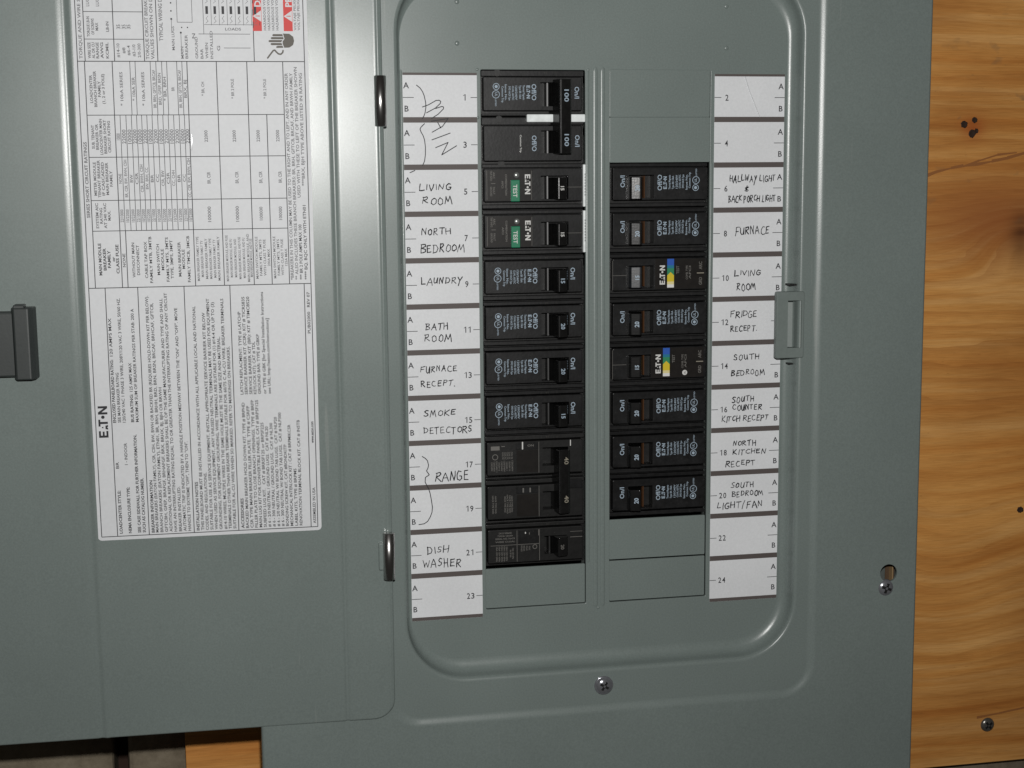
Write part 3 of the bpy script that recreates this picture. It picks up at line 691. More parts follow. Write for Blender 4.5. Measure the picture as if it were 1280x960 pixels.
LN = [('BREAKER INFORMATION', -128.3, 213.7), ('MAIN BREAKERS (EATON FAMILY), CSR, CSH, BW, BWH OR BACKFED BR (REQUIRES HOLD-DOWN KIT PER BELOW).', -126.2, 115.6),
 ('BRANCH BREAKERS (EATON FAMILY), ETN01, BR, BRH, BRHH, BRD, BRN, BRSN, BRCAF, BRHCAF, GFTCB,', -123.8, 119.5), ('GFTCBH, GFEP, BRAFGF, BRHAFGF, BRX, BRHX, BJ, BJH OR BRWH', -121.4, 164),
 ('ADDITIONAL OR REPLACEMENT BREAKERS SHALL BE OF THE SAME MANUFACTURER AND TYPE AND SHALL', -119.0, 117.2), ('HAVE AN INTERRUPTING RATING EQUAL TO OR GREATER THAN THE INTERRUPTING RATING OF ANY CIRCUIT', -116.6, 114.3),
 ('BREAKER INSTALLED.', -114.1, 217.7), ('AUTOMATIC TRIP IS INDICATED BY A HANDLE POSITION MIDWAY BETWEEN THE "ON" AND "OFF". MOVE', -111.7, 122.3), ('HANDLE TO EXTREME "OFF", THEN TO "ON".', -109.3, 193.4),
 ('INSTALLATION NOTES', -104.8, 215.6), ('THIS PANELBOARD MUST BE INSTALLED IN ACCORDANCE WITH ALL APPLICABLE LOCAL AND NATIONAL', -102.4, 121.6), ('CODES, AND REGULATIONS.', -100.0, 210.7),
 ('SUITABLE FOR USE AS SERVICE EQUIPMENT, INSTALL APPROPRIATE SERVICE BARRIER KIT BELOW', -97.6, 125.1), ('WHEN USED AS SERVICE EQUIPMENT, ANY UNUSED NEUTRAL TERMINALS MAY BE USED FOR EQUIPMENT', -95.2, 117.8),
 ('GROUNDING. FOR EQUIPMENT GROUNDING, WIRE TERMINALS ARE SUITABLE FOR (1) #14-4 OR UP TO (3)', -92.8, 119.8), ('#14-10 WIRES, MULTIPLE WIRES IN THE SAME HOLE MUST BE THE SAME SIZE AND MATERIAL.', -90.3, 138),
 ('TERMINALS OTHER THAN BREAKER TERMINALS SUITABLE FOR 60/75 C AL-CU WIRE. BREAKER TERMINALS', -87.9, 118), ('SUITABLE FOR AL-CU WIRE WHEN SO MARKED. REFER TO MARKINGS ON BREAKERS.', -85.5, 143.3),
 ('ACCESSORIES', -81.2, 225.7), ('BACKED MAIN BREAKER HOLD DOWN KIT. TYPE # BRPHD', -78.8, 173.6), ('CSR TYPE MAIN BREAKER FILLER PLATE. TYPE # CSRFP', -76.4, 175.5), ('FILLER PLATE TO CLOSE BRANCH OPENINGS. TYPE # BRFP', -74.0, 172.4),
 ('MAIN LUG KIT FOR CONVERTIBLE PANELS. CAT # BRPSF125', -71.7, 172.5), ('SUBFEED LUG KIT.   CAT # BRRSF125 or BRPSF225', -69.3, 184.8), ('# 6 - 2/0 NEUTRAL / GROUND LUGS.  CAT # NL20', -67.0, 187), ('# 6 - 300 NEUTRAL / GROUND LUGS.  CAT # NL300', -64.6, 185.1),
 ('# 6 - 2/0 NEUTRAL W/ BOND TAB LUGS.  CAT # NLP20', -62.2, 182), ('# 6 - 300 NEUTRAL W/ BOND TAB LUGS.  CAT # NLP300', -59.9, 179.7), ('BONDING SCREW KIT, CAT #BONDKITP', -57.5, 197.2), ('MECHANICAL INTERLOCK KIT : CAT # BRPMIKCSR', -55.1, 186.4),
 ('LABEL KITS, TYPE # BRPMS', -52.6, 210.6), ('RENOVATION TERMINAL BLOCK KIT. CAT # INSTB', -50.2, 184.1)]
for s_, x, ye in LN: U(s_, x, 242.3, ye, bold=s_ in ('BREAKER INFORMATION', 'INSTALLATION NOTES', 'ACCESSORIES'))
for s_, x, ye in (('LATCH REPLACMENT: TYPE # LATCHP', -79.2, 125.1), ('SERVICE BARRIER KIT (CSR): KIT # TICRS835', -76.9, 117.3), ('SERVICE BARRIER KIT (BR): KIT # TIMC8S20', -74.5, 117.3), ('KEYLOCK KIT): CAT # TDL', -72.3, 141.2), ('GROUND BAR: TYPE # GBKP', -70.0, 137.3), ('or TYPE # GBK [for Special Installation Instructions', -67.2, 115), ('see URL: http://eaton.com/instructions]', -64.8, 129)):
    U(s_, x, 169.3, ye)
U('ASSEMBLED IN USA', -42.9, 241.5, 221.5); U('www.eaton.com', -42.9, 197, 185.2, bold=True); U('PUB02000   REV 07', -42.9, 137.6, 115.6)
# short-circuit table
V_ = [-151.6, -138.0, -135.2, -100.9, -86.1, -70.7, -61.4, -52.4]
rule(-151.6, -3.8, -151.6, 111.1); rule(-138.0, -3.8, -138.0, 111.1); rule(-135.2, 81.8, -135.2, 111.1); rule(-100.9, -3.8, -100.9, 111.1)
rule(-86.1, -3.8, -86.1, 111.1); rule(-70.7, -3.8, -70.7, 111.1); rule(-61.4, 23.1, -61.4, 111.1); rule(-52.4, -3.8, -52.4, 111.1)
for y in (81.8, 66.2, 44.3, 23.1): rule(-151.6, y, -52.4, y, wd=.36)
IN = [-135.3, -132.4, -129.7, -127.1, -124.6, -122.0, -119.4, -116.6, -114.0, -111.3, -108.6, -105.8, -103.2]
for x in IN: rule(x, 23.1, x, 81.8, wd=.3)
for x in (-129.3, -126.7, -119.2, -116.4, -113.5, -111.0, -106.0, -103.4): rule(x, -3.8, x, 23.1, wd=.3)
def UC(s_, xc, yc, h=1.35, m='ink', width=None, bold=False): text(w, s_, xc + h / 2, yc, h, m, 'U', width=width, align='C', d=LD, bold=bold)
U('SERIES SHORT CIRCUIT RATINGS', -153.3, 75, 36.5, 1.6, 'inkgrey', True)
for s_, x, wd in (('MAIN MODULE', -148.6, 16.5), ('BREAKER', -146.3, 11.5), ('FAMILY', -144.1, 9), ('or', -141.9, 2.5), ('CLASS FUSE', -139.9, 15)): UC(s_, x, 96.3, 1.5, 'ink', wd, True)
for s_, x, wd in (('SYSTEM AIC', -149.0, 13), ('RATING', -147.0, 8), ('AT 240 VAC', -145.0, 13), ('MAX.', -143.0, 5)): UC(s_, x, 74, 1.4, 'inkgrey', wd, True)
for s_, x, wd in (('METER MODULE', -149.2, 17), ('TENANT BREAKER', -147.2, 19), ('IF CASCADED', -145.2, 17), ('MAIN BREAKER', -143.2, 16.5), ('FAMILY', -141.2, 8)): UC(s_, x, 55.2, 1.4, 'inkgrey', wd, True)
for s_, x, wd in (('SUB. TENANT', -149.2, 12), ('BREAKER OR', -147.2, 13), ('LOADCENTER MAIN', -145.2, 18), ('BREAKER SHORT', -143.2, 17), ('CIRCUIT RATING', -141.2, 16)): UC(s_, x, 34, 1.4, 'inkgrey', wd, True)
for s_, x, wd in (('LOADCENTER', -149, 14), ('BRANCH BREAKER', -147, 18), ('FAMILY', -145, 8), ('(1, 2 or 3 POLE)', -143, 15)): UC(s_, x, 10, 1.4, 'inkgrey', wd, True)
for s_, x, wd in (('NONE', -136.6, 7), ('WITHOUT MAIN', -131.9, 18), ('DISCONNECT', -129.6, 15.5), ('CABLE TAP BOX', -125.6, 19), ('FAMILY MTB, 3MTB', -123.2, 24), ('MAIN SWITCH', -119.4, 16), ('MODULE', -117.2, 11), ('FAMILY MTS, 3MTS', -114.8, 23), ('TYPE, 3MPS, 3MPT', -112.6, 20), ('MAIN BREAKER', -108.6, 18), ('MODULE', -106.6, 10), ('FAMILY TMCB, 3MCB', -104.0, 24)): UC(s_, x, 97, 1.45, 'ink', wd)
xc = [(a + b_) / 2 for a, b_ in zip([-138.0] + IN, IN + [-100.9])]
for i, x in enumerate(xc):
    UC('10/22000' if i % 3 else '22/10000', x, 74.2, 1.6, 'inkgrey', 6.6); UC('22000' if i % 2 else '10000', x, 34, 1.9, 'inkgrey', 2 + (5.2 if i else 1.4))
for s_, x, wd in zip(('NONE', 'BR, CSR, BW, BWH, CSH', 'BW', 'CSR', 'CSR, BWH, CSH', 'BW, BRH, CC', 'BR', 'CC', 'CSR, BW', 'CSR', 'CC, CHH', 'BR', 'CC', 'CC, CSR, BW, BWH, CSH'), xc, (5, 19, 4, 6, 14, 11, 4, 4, 8, 6, 8, 4, 4, 20)): UC(s_, x, 55.2, 1.5, 'inkgrey', wd)
for x, s_, wd in ((-134, '* 10kA SERIES', 17), (-128, '* 10kA SER', 12), (-123.2, '* 10kA SERIES', 17), (-117.7, 'BR, BRH, GFTCB, BRCAF', 19), (-115, 'BRD, GFEP, BRSN', 16), (-112.4, '* BR, BRH', 12), (-108.4, 'BR', 2), (-104.8, 'BR, BRH, GFTCB, BRCAF', 19), (-102.2, 'BRX, BJ', 9), (-93.4, '* BR, CH', 7), (-78.4, '* BR 2 POLE', 10), (-62, '* BR 2 POLE', 10)): UC(s_, x, 10, 1.5, 'inkgrey', wd)
for x, k_ in ((-92.5, 8), (-78.2, 8), (-66.0, 7), (-56.0, 7)):
    UC('100000', x, 74, 1.7, 'inkgrey', k_); UC('BR, CSR', x + .4, 55.2, 1.7, 'inkgrey', 6); UC('22000', x - .2, 34, 1.7, 'inkgrey', 6)
for i, x in enumerate((-99.2, -97.1, -94.9, -92.8, -90.7, -88.6)): UC('MAIN BREAKER FAMILY TYPE'[:24 - 2 * (i % 3)], x, 97, 1.3, 'inkgrey', (23, 19, 21, 21, 20, 23)[i])
for i, x in enumerate((-84.3, -82.2, -80, -77.8, -75.6, -73.4, -71.9)): UC('MAIN BREAKER MODULE, AND FUSE'[:29 - 2 * (i % 3)], x, 97, 1.3, 'inkgrey', (24, 20, 20, 22, 21, 25, 20)[i])
for i, x in enumerate((-69, -67.0, -64.9, -62.8)): UC(('MAIN SWITCH MODULE', 'FAMILY MTS, 3MTS', 'WITH CLASS T FUSE', '200A MAX')[i], x, 97, 1.3, 'inkgrey', (22, 19, 19, 9)[i])
for i, x in enumerate((-59.8, -57.8, -55.8, -53.8)): UC(('MAIN SWITCH MODULE', 'FAMILY MTS, 3MTS', 'WITH CLASS T FUSE', '125A MAX')[i], x, 97, 1.3, 'inkgrey', (22, 19, 19, 9)[i])
U('*BREAKERS IN THIS COLUMN MAY BE USED TO THE RIGHT AND TO LEFT, AND IN ANY ORDER', -50.9, 109, 2, 1.6, 'inkgrey'); U('** ALSO INCLUDES THESE BRANCH BREAKERS: BR, BRH, GFTCB, BRCAF, AND BRWH FAMILY', -48.5, 109, 2, 1.6, 'inkgrey')
U('*** BR 2 POLE AMPS MAX 100', -46.1, 109, 80, 1.6, 'ink'); U('USED WITH THESE TO LEFT OF THE BREAKER SHOWN', -46.1, 66, -1, 1.6, 'inkgrey'); U('**** BQ, BQC ONLY WITH ETN01', -43.6, 109, 70, 1.6, 'ink'); U('***BRX, BJH TYPE ABOVE LISTED IN RATING', -43.6, 60, 2, 1.6, 'inkgrey')
# top part
for x in (-151.2, -136.7, -121.9, -115.3, -66.8): rule(x, -72.5, x, -3.8)
for y in (-14.8, -28.4): rule(-151.2, y, -121.9, y, wd=.32)
U('TORQUE AND WIRE SIZES', -153.2, -5, -40, 1.6, 'inkgrey')
for x, s_ in ((-149, 'WIRE SIZE'), (-147, 'AL OR CU'), (-145, 'RANGE'), (-142.8, 'AWG'), (-140.2, 'KCMIL')): UC(s_, x, -9.2, 1.4, 'inkgrey', 8, True)
for x, s_, wd in ((-149, 'TORQUE LB-IN', 10), (-146.8, 'OF SCREWS', 8), (-144.8, 'MAX', 4), (-139.6, 'LB-IN', 5)): UC(s_, x, -21, 1.4, 'inkgrey', wd, True)
for x, s_, wd in ((-134.8, '#14-10', 7), (-132, '#8', 3), (-129.6, '#6-4', 5), (-127, '#3-1/0', 6), (-124.4, '2/0-300', 7)): UC(s_, x, -9.2, 1.5, 'inkgrey', wd)
for x in (-134.2, -131.6, -129.2): UC('35', x, -21, 1.9, 'inkgrey', 2.2)
for x in (-148.8, -144): UC('LUGS TYPE', x, -36, 1.6, 'inkgrey', 10)
U('TORQUE CIRCUIT BREAKERS TO VALUES', -120.3, -4.8, -52, 1.7, 'inkgrey'); U('VALUES SHOWN ON DEVICE ONLY', -117.8, -4.8, -52, 1.7, 'inkgrey')
U('TYPICAL WIRING DIAGRAM', -113.2, -14, -44, 1.9, 'inkgrey')
text(w, 'MAIN LUGS', -107.3 + .7, -9.4, 1.4, 'inkgrey', 'U', width=12, d=LD)
rule(-107.8, -18, -107.8, -24.5, 'inkgrey', .25); w.disc(-107.8, -25, .5, LD + .02, 'ink'); w.disc(-107.8, -29, .4, LD + .02, 'ink'); w.disc(-107.8, -33, .4, LD + .02, 'ink')
rule(-104.9, -43, -104.9, -23.4, 'inkgrey', .28); rule(-97.4, -43, -97.4, -23.4, 'inkgrey', .28); rule(-104.9, -23.4, -97.4, -23.4, 'inkgrey', .28)
rule(-103.3, -6.5, -103.3, -18, 'inkgrey', .25); w.disc(-103.3, -18.2, .5, LD + .02, 'ink'); w.disc(-102.8, -20.8, .35, LD + .02, 'ink'); w.disc(-99.9, -20.8, .35, LD + .02, 'ink')
for x, s_, wd in ((-103, 'MAIN', 6), (-100.8, 'BREAKER', 12), (-95.8, 'GROUND', 11), (-93.2, 'BAR', 5), (-90.7, 'WHEN', 8), (-88.2, 'INSTALLED', 14)): U(s_, x, -5.2, -5.2 - wd, 1.4, 'inkgrey')
UC('N', -97, -16.6, 1.6, 'inkgrey', 2.5); UC('G', -84.7, -10.4, 1.6, 'inkgrey', 2.5); rule(-82, -10.6, -68.5, -10.6, 'inkgrey', .3); rule(-94.5, -17.6, -68.5, -17.6, 'inkgrey', .3)
rule(-91.8, -17.4, -91.8, -60, 'inkgrey', .28)
for i in range(7):
    x = -90 + i * 4.05
    rule(x + 2.2, -22, x + 2.2, -60, 'ink', .2); w.quad(x - .6, -31.5, x + .7, -27.6, LD + .02, 'ink')
    w.ribbon([(x - .6, -23), (x + .6, -24), (x - .4, -25.4), (x + .5, -26.6)], .2, LD, 'inkgrey'); w.ribbon([(x - .6, -33), (x + .6, -34), (x - .4, -35.4), (x + .5, -36.6)], .2, LD, 'inkgrey')
rule(-91.5, -22.3, -64.5, -22.3, 'inkgrey', .25)
for s_, x in (('LOADS', -77),): text(w, s_, x, -19.4, 1.4, 'inkgrey', 'N', width=8, align='C', d=LD)
for x in (-67.3, -51.6):
    w.loft([[(x + .3, -19.2 - i * 6.0, LD) for i in range(9)], [(x + 4.9, -19.2 - i * 6.0, LD) for i in range(9)]], 'red', smooth=False, close=False)
    w.poly([(x + 4.7, -29.6), (x + 4.7, -23.9), (x + .5, -26.7)], LD + .02, 'vinyl'); w.poly([(x + 4.0, -27.0), (x + 4.0, -26.5), (x + 1.8, -26.6), (x + 1.8, -26.9)], LD + .03, 'red')
for x, s_ in ((-67.0, 'DANGER'), (-51.3, 'PELIGRO')): text(w, s_, x + 4.3, -31.4, 3.2, 'vinyl', 'U', width=19, d=LD + .04, bold=True)
for i, x in enumerate((-60.9, -58.8, -56.7, -54.6)): U('HAZARDOUS VOLTAGE. WILL CAUSE DEATH OR INJURY', x, -19.6, -70, 1.3, 'inkgrey')
for i, x in enumerate((-45.5, -43.6)): U('VOLTAJE PELIGROSO. DESCONECTE LA ENERGIA', x, -19.6, -70, 1.2, 'inkgrey')
# hand pictogram with a lead
M['pict'] = mat('pictogram_ink', (0.10, 0.09, 0.075), 0.6)
def hb(pts): w.poly(pts, LD, 'pict')
for i, (ya, xa) in enumerate(((-17.7, -57.4), (-16.2, -58.2), (-14.7, -59.4), (-13.2, -58.4))): hb([(xa, ya + .55), (xa + .6, ya), (-51.9, ya), (-51.9, ya + 1.1), (xa + .6, ya + 1.1)])
hb([(-55.6, -11.2), (-54.8, -11.8), (-51.6, -11.8), (-51.6, -10.8), (-55.2, -10.7)])
hb([(-51.9, -18), (-48.6, -17.9), (-46.6, -16.4), (-46.2, -14.2), (-46.8, -12.2), (-48.8, -10.9), (-51.6, -10.8), (-52.0, -12.2)])
w.ribbon([(-51.9, -17.6), (-51.3, -15.4), (-52.6, -13.6), (-51.6, -10.9)], .4, LD + .03, 'vinyl')
w.ribbon([(-60.0, -5.6), (-57.0, -9.4), (-56.2, -9.6), (-55.4, -8.6), (-54.4, -7.7), (-53.2, -7.5), (-52.2, -8.4), (-52.0, -9.4)], .8, LD, 'pict')
n = 8; bl = lambda y, q: [(-99.4 - .02 * y - .55 * q * math.cos(math.pi * k / n), y, LD - .02 + .10 * q * math.sin(math.pi * k / n)) for k in range(n + 1)]
w.loft([bl(32.2, .2), bl(33.2, .8), bl(37, 1), bl(40.4, 1.1), bl(41.4, .3)], 'film', close=False)
w.v = [(x, y, d + belly(y)) for x, y, d in w.v]
LABEL = w.build('warning_label', DOOR, 'large white printed label with tables and small text turned sideways')

# ================================================================== THE BREAKERS
GRP = 'circuit breakers in the panel'
SLOT = lambda n: 25.4 * n - 1.9
XL, XR, BD = 43.9, 173.2, -5.5         # outer window edges the two columns start from
class MirMB(MB):
    """local breaker space: u runs from the outer edge inwards, v down the slot; right column is turned round"""
    def __init__(s, mir): super().__init__(); s.mir = mir
    def add(s, vs, fs, m, smooth=False):
        if s.mir: vs = [(-v[0], v[1], v[2]) for v in vs]; fs = [tuple(reversed(f_)) for f_ in fs]
        super().add(vs, fs, m, smooth)
def ptext(mb, s_, u, vc, h, m, d, width=None, bold=False, align='C'):
    """text along the slot; reads down on the left column, up on the right one"""
    if not mb.mir: text(mb, s_, u, vc, h, m, 'D', width, align, d, bold)
    else:
        vs, fs = glyphs(s_, bold); k = h / CAP; a0 = min(p_[0] for p_ in vs); a1 = max(p_[0] for p_ in vs); kx = width / (a1 - a0) if width else k
        off = (a0 + a1) / 2
        MB.add(mb, [(-u - h * 0 - (p_[1] * k), vc - (p_[0] - off) * kx, d) for p_ in vs], fs, m)
        # mirrored column: cap tops point to the outer edge side, like the photo (tops towards -x)
FD = 6.0
def case_body(mb, m, v0=3.0, v1=21.1, pits=None, u0=.4, u1=55.7, h=25.2):
    pits = pits or (((32.2, 47.9, 7.0, 20.0),) if not mb.mir else ((32.0, 46.6, 7.0, 20.0),))
    holes = [[(a, c_), (b_, c_), (b_, e_), (a, e_)] for a, b_, c_, e_ in pits]
    def step(a0, c0, a1, c1, lo, hi, q):
        mb.sheet([rrect(a0 + q, c0 + q, a1 - q, c1 - q, .4, 2)] + holes, hi, m)
        mb.loft([lift(rrect(a0 + q, c0 + q, a1 - q, c1 - q, .4, 2), hi), lift(rrect(a0 + q * .3, c0 + q * .3, a1 - q * .3, c1 - q * .3, .5, 2), hi - q * .3), lift(rrect(a0, c0, a1, c1, .6, 2), hi - q), lift(rrect(a0, c0, a1, c1, .6, 2), lo)], m, smooth=False)
    m0, m = m, 'dark'; step(-.6, .1, 57.8, h, -40, .4, .2); m = m0; hs, holes = holes, []
    step(-.3, .45, 57.5, v0 - .4, .4, 3.3, .35)
    if h - .25 > v1 + 2.4:
        step(-.3, v1 + 1.5, 57.5, h - .25, .4, 3.3, .35); mb.quad(-.2, (v1 + 1.5 + h) / 2 - .2, 57.4, (v1 + 1.5 + h) / 2 + .2, 3.34, 'dark')
    holes = hs
    loops = [rrect(u0 + .35, v0 + .35, u1 - .35, v1 - .35, .5, 2)] + [[(a, c_), (b_, c_), (b_, e_), (a, e_)] for a, b_, c_, e_ in pits]
    mb.sheet(loops, FD, m)
    mb.loft([lift(rrect(u0 + .35, v0 + .35, u1 - .35, v1 - .35, .5, 2), FD), lift(rrect(u0 + .1, v0 + .1, u1 - .1, v1 - .1, .6, 2), FD - .12), lift(rrect(u0, v0, u1, v1, .7, 2), FD - .4), lift(rrect(u0, v0, u1, v1, .7, 2), .4)], m, smooth=False)
    for a, b_, c_, e_ in pits:
        q = [(a, c_), (b_, c_), (b_, e_), (a, e_)]
        mb.loft([lift(q, FD), lift(q, -1.5)], 'dark', smooth=False); mb.add(lift(q, -1.5), [(0, 1, 2, 3)], 'dark')
def small_print(mb, m, d, blue='bluewhite', v=11.4):
    ptext(mb, 'Off/O', 27.4, v, 2.6, m, d, 8.8)
    P0 = (v - 4.2, 'D') if not mb.mir else (v + 4.2, 'U')
    if not mb.mir: wordmark(mb, 24.5, v - 3.6, 2.0, 'D', m, d)
    else:
        k = MB(); wordmark(k, -24.5, v + 3.6, 2.0, 'U', m, d); MB.add(mb, k.v, k.f, m)
    for u, s_, wd, dv in ((22.4, 'Thermal Magnetic', 8.0, .2), (20.4, 'Type BR 10kA', 7.4, 0), (18.2, '120/240V', 7.6, .4), (16.4, 'CU/AL 60/75C', 7.6, .5), (14.5, 'SWD HACR Type', 7.6, .6), (12.4, 'Issue No.', 8.6, .2), (10.6, 'Common Trip', 8.8, 1.2)):
        ptext(mb, s_, u, v + (dv if not mb.mir else -dv), 1.15, m, d, wd)
    sg = 1 if not mb.mir else -1
    mb.ringmark(7.6, v - 3.0 * sg, 1.7, .35, d, m); mb.ringmark(7.4, v + 1.2 * sg, 2.0, .35, d, m)
    mb.disc(7.6, v - 3.0 * sg, .9, d, m, 8); ptext(mb, 'UL', 6.9, v + 1.2 * sg, 1.4, m, d, 2.2)
    ptext(mb, 'LISTED', 6.9, v + 5.6 * sg, .8, m, d, 4.0)
def round_lever(ua, ub, uc, ud, da, dc, dd):
    A, B_, C_ = Vector((ua, 1.0)), Vector((ub, da)), Vector((uc, dc)); r_ = 1.3
    p0 = B_ + (A - B_).normalized() * r_; p2 = B_ + (C_ - B_).normalized() * r_; out = [(ua, 1.0)]
    for i in range(8):
        t = i / 7; q = p0 * (1 - t) ** 2 + B_ * 2 * t * (1 - t) + p2 * t * t; out.append((q.x, q.y))
    return out + [(uc, dc), (ud, dd), (ud + .4, 1.0)]
def lever_mesh(mb, amp, m='lever', v0=8.2, v1=20.4, pm='bluewhite', u=None, top=(12.6, 13.8), big=2.4):
    u = u or ((37.4, 40.6, 45.6, 46.6) if not mb.mir else (37.4, 40.7, 46.6, 47.2))
    """rocker leaning towards the ON side"""
    mb.prism_y(round_lever(u[0], u[1], u[2], u[3], top[0], top[1] - 2.5, top[1] - 4.5), v0, v1, m, .3)
    d0 = top[0]; sl = (top[1] - 2.5 - top[0]) / (u[2] - u[1])
    n0 = len(mb.v)
    ptext(mb, amp, u[1] + 1.5, (v0 + v1) / 2, big, pm, 0, bold=True)
    for i in range(n0, len(mb.v)):
        x, y, _ = mb.v[i]; mb.v[i] = (x, y, d0 + sl * (abs(x) - u[1]) + .07)
    mb.prism_y([(u[0] - 1.6, -1.4), (u[0] - 1.1, 2.6), (u[0] - .35, 2.76), (u[0], -1.4)], v0 - .6, v1 - .2, 'brown' if mb.mir else 'pinline')  # lever base; left column's top facet is tilted to catch the flash

def place(root, parts, slot_n, mir):
    root.location = W((XL if not mir else XR, SLOT(slot_n), 0))

def standard(mir, amp, label, slot_n, lever='lever', onoff=True, pm='bluewhite'):
    t = thing('circuit_breaker', label, 'circuit breaker', (XL if not mir else XR, SLOT(slot_n), BD), GRP)
    b = MirMB(mir); case_body(b, 'black'); small_print(b, 'bluewhite', FD + .07)
    ptext(b, 'On/I', 49.0, 10.6, 2.6, 'bluewhite', FD + .07, 6.6)
    # moulded notch near the lower edge
    b.ribbon([(14.5, 20.2), (15.0, 18.6), (20.5, 18.6), (21.0, 20.2)], .4, FD + .04, 'black')
    b.build('case', t)
    l_ = MirMB(mir); lever_mesh(l_, amp, lever, pm=pm); l_.build('handle', t)
    return t

def copy_tree(o, loc, label):
    r_ = o.copy(); COL.objects.link(r_); r_.location = loc; r_['label'] = label
    for ch in list(o.children):
        q = ch.copy(); COL.objects.link(q); q.parent = r_
        for g2 in ch.children:
            h_ = g2.copy(); COL.objects.link(h_); h_.parent = q
    return r_

# left column singles
t15 = standard(False, '15', 'black 15 amp breaker beside the handwritten LAUNDRY', 4)
copy_tree(t15, W((XL, SLOT(7), BD)), 'black 15 amp breaker beside the handwritten SMOKE DETECTORS')
t20 = standard(False, '20', 'black 20 amp breaker beside the handwritten BATH ROOM', 5)
copy_tree(t20, W((XL, SLOT(6), BD)), 'black 20 amp breaker beside the handwritten FURNACE RECEPT.')
# right column singles
r20 = standard(True, '20', 'black breaker with glinting handle, topmost on the right, beside HALLWAY LIGHT', 2)
for n, lab in ((3, 'black 20 amp breaker with slate handle beside the handwritten FURNACE, second on the right'), (5, 'black 20 amp breaker beside the handwritten FRIDGE RECEPT.'), (7, 'black 20 amp breaker beside the handwritten SOUTH COUNTER KITCH RECEPT'),
               (8, 'black 20 amp breaker beside the handwritten NORTH KITCHEN RECEPT'), (9, 'black 20 amp breaker lowest on the right, beside SOUTH BEDROOM LIGHT/FAN')):
    copy_tree(r20, W((XR, SLOT(n), BD)), lab)

# arc-fault breakers with the green test key (left)
def arc_green(label, slot_n):
    t = thing('circuit_breaker', label, 'circuit breaker', (XL, SLOT(slot_n), BD), GRP)
    b = MirMB(False); case_body(b, 'black'); b.ribbon([(47.9, 13.4), (56, 13.4)], .2, FD + .03, 'dim'); b.build('case', t)
    s_ = MB(); s_.box(1.7, 3.7, FD - .3, 27.4, 20.6, FD + .08, 'sticker', .05); D = FD + .14
    wordmark(s_, 23.2, 6.2, 3.1, 'D', 'white', D)
    for u, v, wd, tx in ((4.2, 6.8, 5.4, 'TRIP INFO'), (5.8, 6.6, 3.6, 'ARC'), (4.2, 15.4, 5.2, 'GROUND'), (5.8, 15.0, 4.0, 'FAULT'), (12.6, 11.8, 11.5, 'COMBINATION'), (10.6, 11.6, 4.0, 'AFCI')): text(s_, tx, u - .5, v, 1.1, 'dim', 'D', wd, 'C', D)
    s_.quad(4.2, 10.9, 6.6, 11.2, D, 'dim'); s_.quad(1.75, 4, 2.0, 20, D, 'dim'); s_.quad(26.9, 4.2, 27.1, 20.2, D, 'dim')
    s_.build('rating_label', t, 'dark brown sticker with white wordmark')
    k = MB(); k.box(15.2, 9.2, FD - .5, 20.2, 21.0, FD + 1.0, 'green', .3)
    text(k, 'TEST', 16.4, 15.2, 2.3, 'white', 'D', 7.0, 'C', FD + 1.07); k.build('test_button', t)
    q = MB(); q.dome(18.6, 6.6, FD, 1.7, .9, 'lens', 18, 5); q.build('indicator_lens', t)
    l_ = MirMB(False); lever_mesh(l_, '15', 'lever', 8.0, 20.0, 'white', big=2.1); l_.build('handle', t)
    z = MB(); z.prism_y([(56.6, 1.0), (56.4, 5.4), (56.7, 5.9), (57.9, 5.8), (58.0, 1.0)], 1.0, 24.3, 'whiteplastic', .3)
    for v in range(8): z.quad(57.2, 6 + v * 1.6, 57.6, 7 + v * 1.6, 5.97, 'inkgrey')
    z.build('side_sticker', t); return t
ag = arc_green('black breaker with green TEST button beside the handwritten LIVING ROOM', 2)
copy_tree(ag, W((XL, SLOT(3), BD)), 'black breaker with green TEST button beside the handwritten NORTH BEDROOM')

